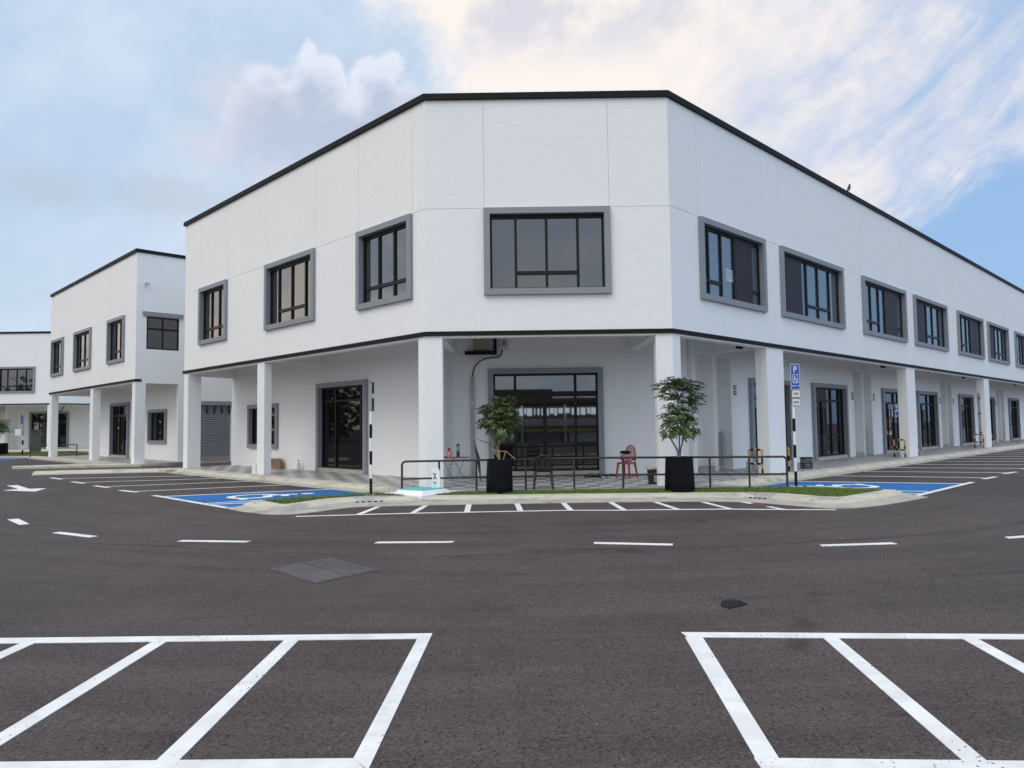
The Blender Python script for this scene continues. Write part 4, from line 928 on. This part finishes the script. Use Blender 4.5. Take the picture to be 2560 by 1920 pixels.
# bucket with cloth
q = LW(4.25, .62, 0); qx, qy = 3.44, 17.95
t = thing('bucket', 'black paint bucket with a pale label standing by the right corner column', 'bucket', (qx, qy, G2))
MB().lathe((qx, qy, G2), [(.125, 0), (.15, .34), (.156, .34), (.156, .36), (.14, .36), (.138, .30)], 24).build('pail', BLK, t, smooth=True)
m_ = MB(); rr = [[(qx+(.1275+.0735*z)*cos(a), qy+(.1275+.0735*z)*sin(a), G2+z) for a in [radians(k) for k in range(265, 345, 8)]] for z in (.06, .27)]; m_.rings(rr, False, False)
lab = m_.build('label', mat('pale_label', fn=lambda t_, o_, b_: setc(t_, b_, mixc(t_, noise(t_, mapvec(t_, o_, (30, 30, 90)), 1, 2).step(.48, .54), (.45, .46, .48), (.03, .03, .04)))), t)
blob('towel', 'crumpled dirty white cloth on top of the black bucket', 'cloth', (qx-.01, qy, G2+.395), (.165, .15, .07), CLOTHW, 9)
# folding table and what is on it
tx, ty = -1.53, 19.05
t = thing('folding_table', 'red topped folding table with thin metal legs behind the left corner column', 'table', (tx, ty, G2))
MB().prism([(tx-.42, ty-.12), (tx+.05, ty-.28), (tx+.40, ty+.10), (tx-.08, ty+.26)], .775, .80).build('tabletop', REDT, t)
for a, b_ in (((tx-.30, ty-.10), (tx-.02, ty+.14)), ((tx+.0, ty-.18), (tx+.28, ty+.06))):
    for s0, s1 in (((a[0], a[1], .775), (b_[0], b_[1], G2)), ((b_[0], b_[1], .775), (a[0], a[1], G2))): MB().tube([s0, s1], .011, 6).build('leg', STEEL, t)
MB().tube([(tx-.25, ty-.06, .62), (tx+.05, ty-.15, .62)], .009, 5).build('cross_bar', STEEL, t)
z = .80
t = thing('flask', 'grey and navy vacuum flask with a black lid on the red table', 'flask', (tx+.10, ty-.02, z))
MB().lathe((tx+.10, ty-.02, z), [(.042, 0), (.044, .15)], 16).build('base', NAVY, t); MB().lathe((tx+.10, ty-.02, z), [(.043, .15), (.043, .29)], 16).build('body', STEEL, t); MB().lathe((tx+.10, ty-.02, z), [(.036, .29), (.036, .34), (.02, .345)], 16).build('lid', BLK, t)
t = thing('jug', 'pink plastic jug with a red cup on top, standing on the red table', 'jug', (tx-.12, ty-.08, z))
MB().lathe((tx-.12, ty-.08, z), [(.06, 0), (.065, .06), (.05, .13), (.03, .15)], 16).build('body', PINK, t, smooth=True); MB().lathe((tx-.13, ty-.08, z), [(.03, .15), (.045, .24), (.042, .24), (.03, .17)], 14).build('cup', RED, t, smooth=True)
tag(MB().box(tx-.40, tx-.17, ty-.12, ty+.06, z, z+.02).build('booklet', NAVY, origin=(tx-.3, ty, z)), 'dark booklet lying at the left end of the red table', 'booklet')
# umbrella against the wall
t = thing('umbrella', 'closed dark green umbrella leaning by the grey conduit pipe', 'umbrella', (-.90, 19.9, G2))
MB().tube([(-1.04, 20.05, 1.10), (-1.0, 20.0, .9), (-.95, 19.92, .72), (-.91, 19.86, .40), (-.88, 19.82, G2)], [.012, .035, .05, .03, .008], 8).build('canopy', DKGREEN, t, smooth=True)
MB().tube([(-1.04, 20.05, 1.09), (-1.06, 20.07, 1.2), (-1.09, 20.07, 1.22)], .012, 6).build('handle', BLK, t)
# cardboard box, bottle
fb = lambda a, b_, c_: LW(1.80, 15.62, G2)+Matrix.Rotation(radians(12), 3, 'Z')@V((a, b_, c_))
t = thing('cardboard_box', 'worn brown cardboard box by the wall under the ground floor window', 'box', LW(1.80, 15.62, G2))
MB(fb).box(-.25, .25, -.22, .22, 0, .36).build('body', CARD, t)
for s_ in (-1, 1): MB(fb).rings([[(-.25, s_*.22, .36), (.25, s_*.22, .36), (.25, s_*.215, .368), (-.25, s_*.215, .368)], [(-.25, s_*.02, .385), (.25, s_*.02, .372), (.25, s_*.02, .38), (-.25, s_*.02, .393)]]).build('flap', CARD, t)
MB(fb).box(-.16, -.02, -.224, -.219, .22, .30).build('printed_mark', BLK, t)
q = LW(1.98, 14.1, G2); t = thing('water_bottle', 'clear plastic water bottle by the wall, left of the side door', 'bottle', q)
MB().lathe(q, [(.07, 0), (.075, .02), (.075, .22), (.03, .29), (.03, .32)], 16).build('body', CLEAR, t, smooth=True); MB().lathe(q, [(.033, .32), (.033, .35)], 10).build('cap', NAVY, t)
q = LW(.0, 13.5, 0); tag(MB(LW).box(.04, .10, 13.35, 13.62, G2, G2+.30).build('notice_board', SIGNW, origin=q), 'small white card leaning at the foot of the middle column', 'card')
q = LW(9.9, 1.0, G2); t = thing('water_jug', 'ribbed clear water jug on the tiles behind the railing', 'jug', q)
MB().lathe(q, [(.13, 0), (.14, .03), (.13, .1), (.14, .12), (.13, .2), (.14, .22), (.12, .3), (.05, .38), (.05, .42)], 18).build('body', CLEAR, t, smooth=True)
# crate
fc_ = lambda a, b_, c_: LW(12.05, .22, G2)+Matrix.Rotation(radians(18), 3, 'Z')@V((a, b_, c_))
t = thing('crate', 'black plastic crate with open lattice sides standing by the walkway edge', 'crate', LW(12.05, .22, G2))
m_ = MB(fc_); m_.box(-.15, .15, -.11, .11, 0, .02)
for y in (-.115, .105):
    for i in range(6): m_.box(-.15+i*.0565, -.132+i*.0565, y, y+.01, .02, .31)
    for zz in (.08, .16, .24): m_.box(-.15, .15, y+.001, y+.009, zz, zz+.02)
for x in (-.155, .145):
    for i in range(5): m_.box(x, x+.01, -.10+i*.047, -.084+i*.047, .02, .31)
    for zz in (.08, .16, .24): m_.box(x+.001, x+.009, -.11, .11, zz, zz+.02)
m_.box(-.16, .16, -.12, -.108, .30, .36); m_.box(-.16, .16, .108, .12, .30, .36); m_.box(-.16, -.148, -.108, .108, .30, .36); m_.box(.148, .16, -.108, .108, .30, .36); m_.build('basket', mat('crate_plastic', (.02, .026, .026), .5), t)
m_ = MB(fc_); rnd = random.Random(8)
for i in range(14): x, y, zz = rnd.uniform(-.10, .10), rnd.uniform(-.06, .06), rnd.uniform(.03, .28); m_.box(x-.035, x+.035, y-.03, y+.03, zz, zz+.035)
m_.build('contents', LGREY, t)
# yellow and black guard hoops
def hoop(x, y0, y1, label):
    t = thing('guard_hoop', label, 'guard rail', LW(x, (y0+y1)/2, G2), 'yellow and black guard hoops')
    def seg(p, q, mt, nm='post_band'): MB(LW).tube([p, q], .030, 8).build(nm, mt, t)
    for y in (y0, y1):
        for k in range(4): seg((x, y, G2+.155*k), (x, y, G2+.155*(k+1)), (BW, YEL)[k % 2])
    zt = G2+.70
    for y, s_ in ((y0, 1), (y1, -1)): MB(LW).tube([(x, y, G2+.62), (x, y, zt-.02), (x, y+s_*.05, zt)], .030, 8).build('post_band', YEL, t)
    for zz in (zt, G2+.30):
        w = y1-y0-.1; 
        for k in range(3): seg((x, y0+.05+w*k/3, zz), (x, y0+.05+w*(k+1)/3, zz), (BW, YEL)[k % 2], 'cross_band')
for x, lb in ((8.75, 'yellow and black guard hoop left of the first wide column, behind the railing'), (10.45, 'yellow and black guard hoop right of the first wide column, mostly behind the sign post'), (21.0, 'yellow and black guard hoop left of the second wide column'), (22.65, 'yellow and black guard hoop right of the second wide column'), (33.4, 'yellow and black guard hoop left of the third wide column'), (35.15, 'yellow and black guard hoop right of the third wide column')):
    hoop(x, .06, .46, lb)
t = thing('downpipe', 'grey downpipe with black brackets on the left side of the third wide column', 'pipe', LW(33.68, .25, G2))
MB(LW).tube([(33.76, .25, G2), (33.76, .25, 3.0)], .045, 8).build('pipe', STEEL, t)
for zz in (.9, 1.9, 2.7): MB(LW).box(33.70, 33.83, .19, .31, zz, zz+.05).build('bracket', BLK, t)

# ------------------------------------------------------------------ electrical fittings at the corner
t = thing('meter_box', 'beige electrical box high on the wall by the left corner column', 'electrical box', fc1(-1.8, DC-.1, 4.1))
MB(fc1).box(-2.08, -1.62, DC-.2, DC-.001, 3.88, 4.35).build('box', BEIGE, t); MB(fc1).box(-2.04, -1.66, DC-.215, DC-.199, 3.92, 4.35).build('door', BEIGE, t)
m_ = MB(fc1); text_mesh(m_, 'BAHAYA', lambda x, y, h: (-1.85+x, DC-.217-h, 4.24+y), .07); text_mesh(m_, '415V', lambda x, y, h: (-1.82+x, DC-.217-h, 4.14+y), .065); m_.build('lettering', BW, t)
t = thing('cable_trunking', 'black L shaped cable trunking around the beige electrical box', 'trunking', fc1(-1.8, DC, 3.8))
m_ = MB(fc1); m_.box(-2.33, -1.38, DC-.16, DC-.001, 3.73, 3.835); m_.box(-1.48, -1.38, DC-.16, DC-.001, 3.835, 4.36); m_.build('duct', BW, t)
t = thing('meter_box', 'small light grey meter box right of the black trunking', 'electrical box', fc1(-1.15, DC-.1, 4.0))
MB(fc1).box(-1.265, -1.03, DC-.12, DC-.001, 3.885, 4.19).build('box', LGREY, t); MB(fc1).box(-1.22, -1.09, DC-.125, DC-.119, 3.98, 4.15).build('label', GREY, t)
cb = MB(fc1).tube([(-1.23, DC-.04, 3.89), (-1.22, DC-.03, 3.80), (-1.27, DC-.03, 3.70), (-1.38, DC-.03, 3.645), (-1.53, DC-.03, 3.64), (-1.72, DC-.03, 3.61), (-1.9, DC-.03, 3.53), (-2.03, DC-.03, 3.40), (-2.09, DC-.03, 3.24), (-2.12, DC-.03, 3.07)], .017, 7).build('cable', BW, origin=fc1(-1.7, DC, 3.5), smooth=True)
tag(cb, 'black cable curving from the small meter box down into the grey conduit', 'cable')
t = thing('conduit_pipe', 'tall grey square conduit on the wall left of the glass door', 'conduit', fc1(-2.12, DC, G2))
MB(fc1).box(-2.175, -2.065, DC-.10, DC-.001, G2, 3.08).build('duct', STEEL, t); MB(fc1).box(-2.185, -2.055, DC-.105, DC-.001, 2.26, 2.33).build('strap', LGREY, t)
for x, lb in ((9.62, 'nearest'), (21.95, 'second'), (34.4, 'third'), (46.9, 'fourth')):
    t = thing('cable_trunking', 'black cable trunking hanging from the soffit, %s along the right arcade' % lb, 'trunking', LW(x, 1.2, 3.9), 'trunking drops along the right arcade')
    m_ = MB(LW); m_.box(x-.10, x-.02, .3, 1.0, 4.28, 4.35); m_.tube([(x-.06, .95, 4.33), (x-.06, .95, 3.92), (x-.12, .98, 3.87), (x-.30, 1.05, 3.87)], .045, 6); m_.tube([(x-.3, 1.05, 3.87), (x-.3, 1.05, 4.34)], .02, 6); m_.build('duct', BW, t)
tag(MB(LW).box(4.7, 8.0, .265, .34, 3.80, 3.90).build('cable_trunking', BW, origin=LW(6, .3, 3.85)), 'straight black trunking under the beam right of the corner column', 'trunking')
tag(MB(LW).box(10.25, 12.4, .265, .34, 3.80, 3.90).build('cable_trunking', BW, origin=LW(11, .3, 3.85)), 'straight black trunking under the beam behind the blue sign', 'trunking')
tag(MB(LW).box(17.6, 21.0, .265, .34, 3.80, 3.88).build('cable_trunking', BW, origin=LW(19, .3, 3.85)), 'straight black trunking under the beam left of the second wide column', 'trunking')
NM = mat('plate_dark', (.03, .028, .04), .5)
for x, lb in ((10.82, 'left of the first door'), (20.8, 'right of the second door'), (23.3, 'left of the notice covered door'), (33.2, 'past the second column'), (35.75, 'farther along by the third recess'), (45.6, 'farthest along the right arcade')):
    t = thing('number_plate', 'pair of small dark square plates on the wall ' + lb, 'plate', LW(x, DR, 2.7), 'house number plates')
    for zz in (2.74, 2.56):
        p_ = MB(fr1).box(x-.085, x+.085, DR-.012, DR-.001, zz-.07, zz+.07).build('plate', NM, t); MB(fr1).box(x-.04, x+.045, DR-.014, DR-.011, zz-.035, zz+.04).build('digits', LGREY, p_)
# notices on glass
def paper(nm, fr, s0, s1, d, z0, z1, label, mt, lines=(), lm=SIGNB, cat='notice', border=False):
    t = thing(nm, label, cat, fr((s0+s1)/2, d, (z0+z1)/2))
    if border: MB(fr).frame((s0, s1, z0, z1), (s0+.02, s1-.02, z0+.02, z1-.02), d-.003, d).build('sheet', mt, t)
    else: MB(fr).box(s0, s1, d-.003, d, z0, z1).build('sheet', mt, t)
    if lines:
        m_ = MB(fr)
        for a, b_, c_, e_ in lines: m_.box(s0+(s1-s0)*a, s0+(s1-s0)*b_, d-.006, d-.002, z0+(z1-z0)*c_, z0+(z1-z0)*e_)
        m_.build('lettering', lm, t)
dg = DR+.082
paper('notice', fr1, 25.85, 26.75, dg, 1.79, 2.36, 'large white notice with dark blue print on the glass door past the recess', SIGNW, ((.3, .62, .5, .82), (.12, .45, .08, .4), (.52, .9, .08, .4), (.68, .88, .58, .70), (.3, .7, .88, .94)))
paper('notice', fr1, 26.76, 27.10, dg, 1.38, 1.72, 'small white paper right of the large notice on the same door', SIGNW, ((.2, .8, .3, .4), (.2, .8, .55, .65)), GREY)
paper('notice', fr1, 25.26, 25.65, dg, 1.84, 2.05, 'white paper at the upper left of the notice covered door', SIGNW, ((.2, .8, .4, .6),), GREY)
paper('poster', fr1, 25.09, 25.68, dg, 1.26, 1.71, 'yellow and orange poster on the notice covered door', YEL, ((.1, .9, .55, .8), (.2, .7, .15, .35)), mat('pale_yellow', (.62, .52, .25), .6), 'poster')
paper('poster', fr1, 25.09, 25.64, dg, .95, 1.18, 'white and blue sheet below the yellow poster on the door', SIGNW, ((.3, .45, .15, .85), (.55, .75, .2, .7)), SIGNB, 'poster')
paper('notice', fr1, 7.07, 7.46, .098, 5.47, 5.78, 'white outlined notice on the glass of the first upper window right of the corner', SIGNW, [(.12, .88, .1+.12*k, .15+.12*k) for k in range(7)], SIGNW, border=True)
paper('yellow_patch', fl1, 10.20, 10.42, DL+.084, 1.50, 1.78, 'yellow patch with two dark marks on the dark glass of the left side door', YEL, ((.15, .45, .3, .7), (.55, .85, .3, .7)), BLK, 'yellow_patch')  # flat yellow patch with two dark marks, set on the pane
# security camera on the lane wall, wire hook in the far arcade
t = thing('security_camera', 'small white camera on a bracket high on the lane side wall of the second block', 'camera', LW(.35, 25.2, 8.2))
MB(LW).tube([(.36, 25.19, 8.18), (.36, 25.05, 8.18)], .03, 6).build('bracket', LGREY, t); MB(LW).box(.28, .50, 24.97, 25.07, 8.18, 8.28).build('housing', LGREY, t)
tag(MB(fc3).tube([(1.1+.35*cos(a), DC-.3, 3.75+.4*sin(a)) for a in [radians(k) for k in range(80, 330, 25)]]+[(1.6, DC-.3, 3.95), (2.2, DC-.3, 3.8)], .04, 5).build('cable', BW, origin=fc3(1.1, DC, 3.7)), 'black loop of cable hanging in the arcade of the farthest block', 'cable')
# bird on the coping
q = LW(15.9, .0, 9.79); ax = UR.copy(); up = V((0, 0, 1)); c_ = q
fbd = lambda a, b_, z_: q+UR*a+UL*b_+V((0, 0, z_))
t = thing('bird', 'small black bird perched on the roof coping above the right facade', 'bird', q)
rs = []
for a, z_, r_ in ((-.16, .045, .008), (-.08, .07, .025), (-.02, .11, .055), (.04, .17, .065), (.08, .24, .055), (.10, .30, .035), (.12, .335, .036), (.14, .355, .028), (.155, .36, .012)): rs.append([(a+r_*.5*sin(k*pi/4), r_*cos(k*pi/4), z_+r_*.8*sin(k*pi/4)) for k in range(8)])
MB(fbd).rings(rs).build('body', BIRDM, t, smooth=True); MB(fbd).rings([[(.15, -.012, .35), (.15, .012, .35), (.15, 0, .37)], [(.23, -.001, .385), (.23, .001, .385), (.23, 0, .387)]]).build('beak', BIRDM, t)
MB(fbd).rings([[(-.14, -.02, .05), (-.14, .02, .05), (-.14, .02, .06), (-.14, -.02, .06)], [(-.27, -.03, .01), (-.27, .03, .01), (-.27, .03, .016), (-.27, -.03, .016)]]).build('tail', BIRDM, t)
for s_ in (-1, 1): MB(fbd).tube([(.03, s_*.025, .12), (.03, s_*.03, 0)], .007, 5).build('leg', BIRDM, t)
bpy.context.view_layer.update()
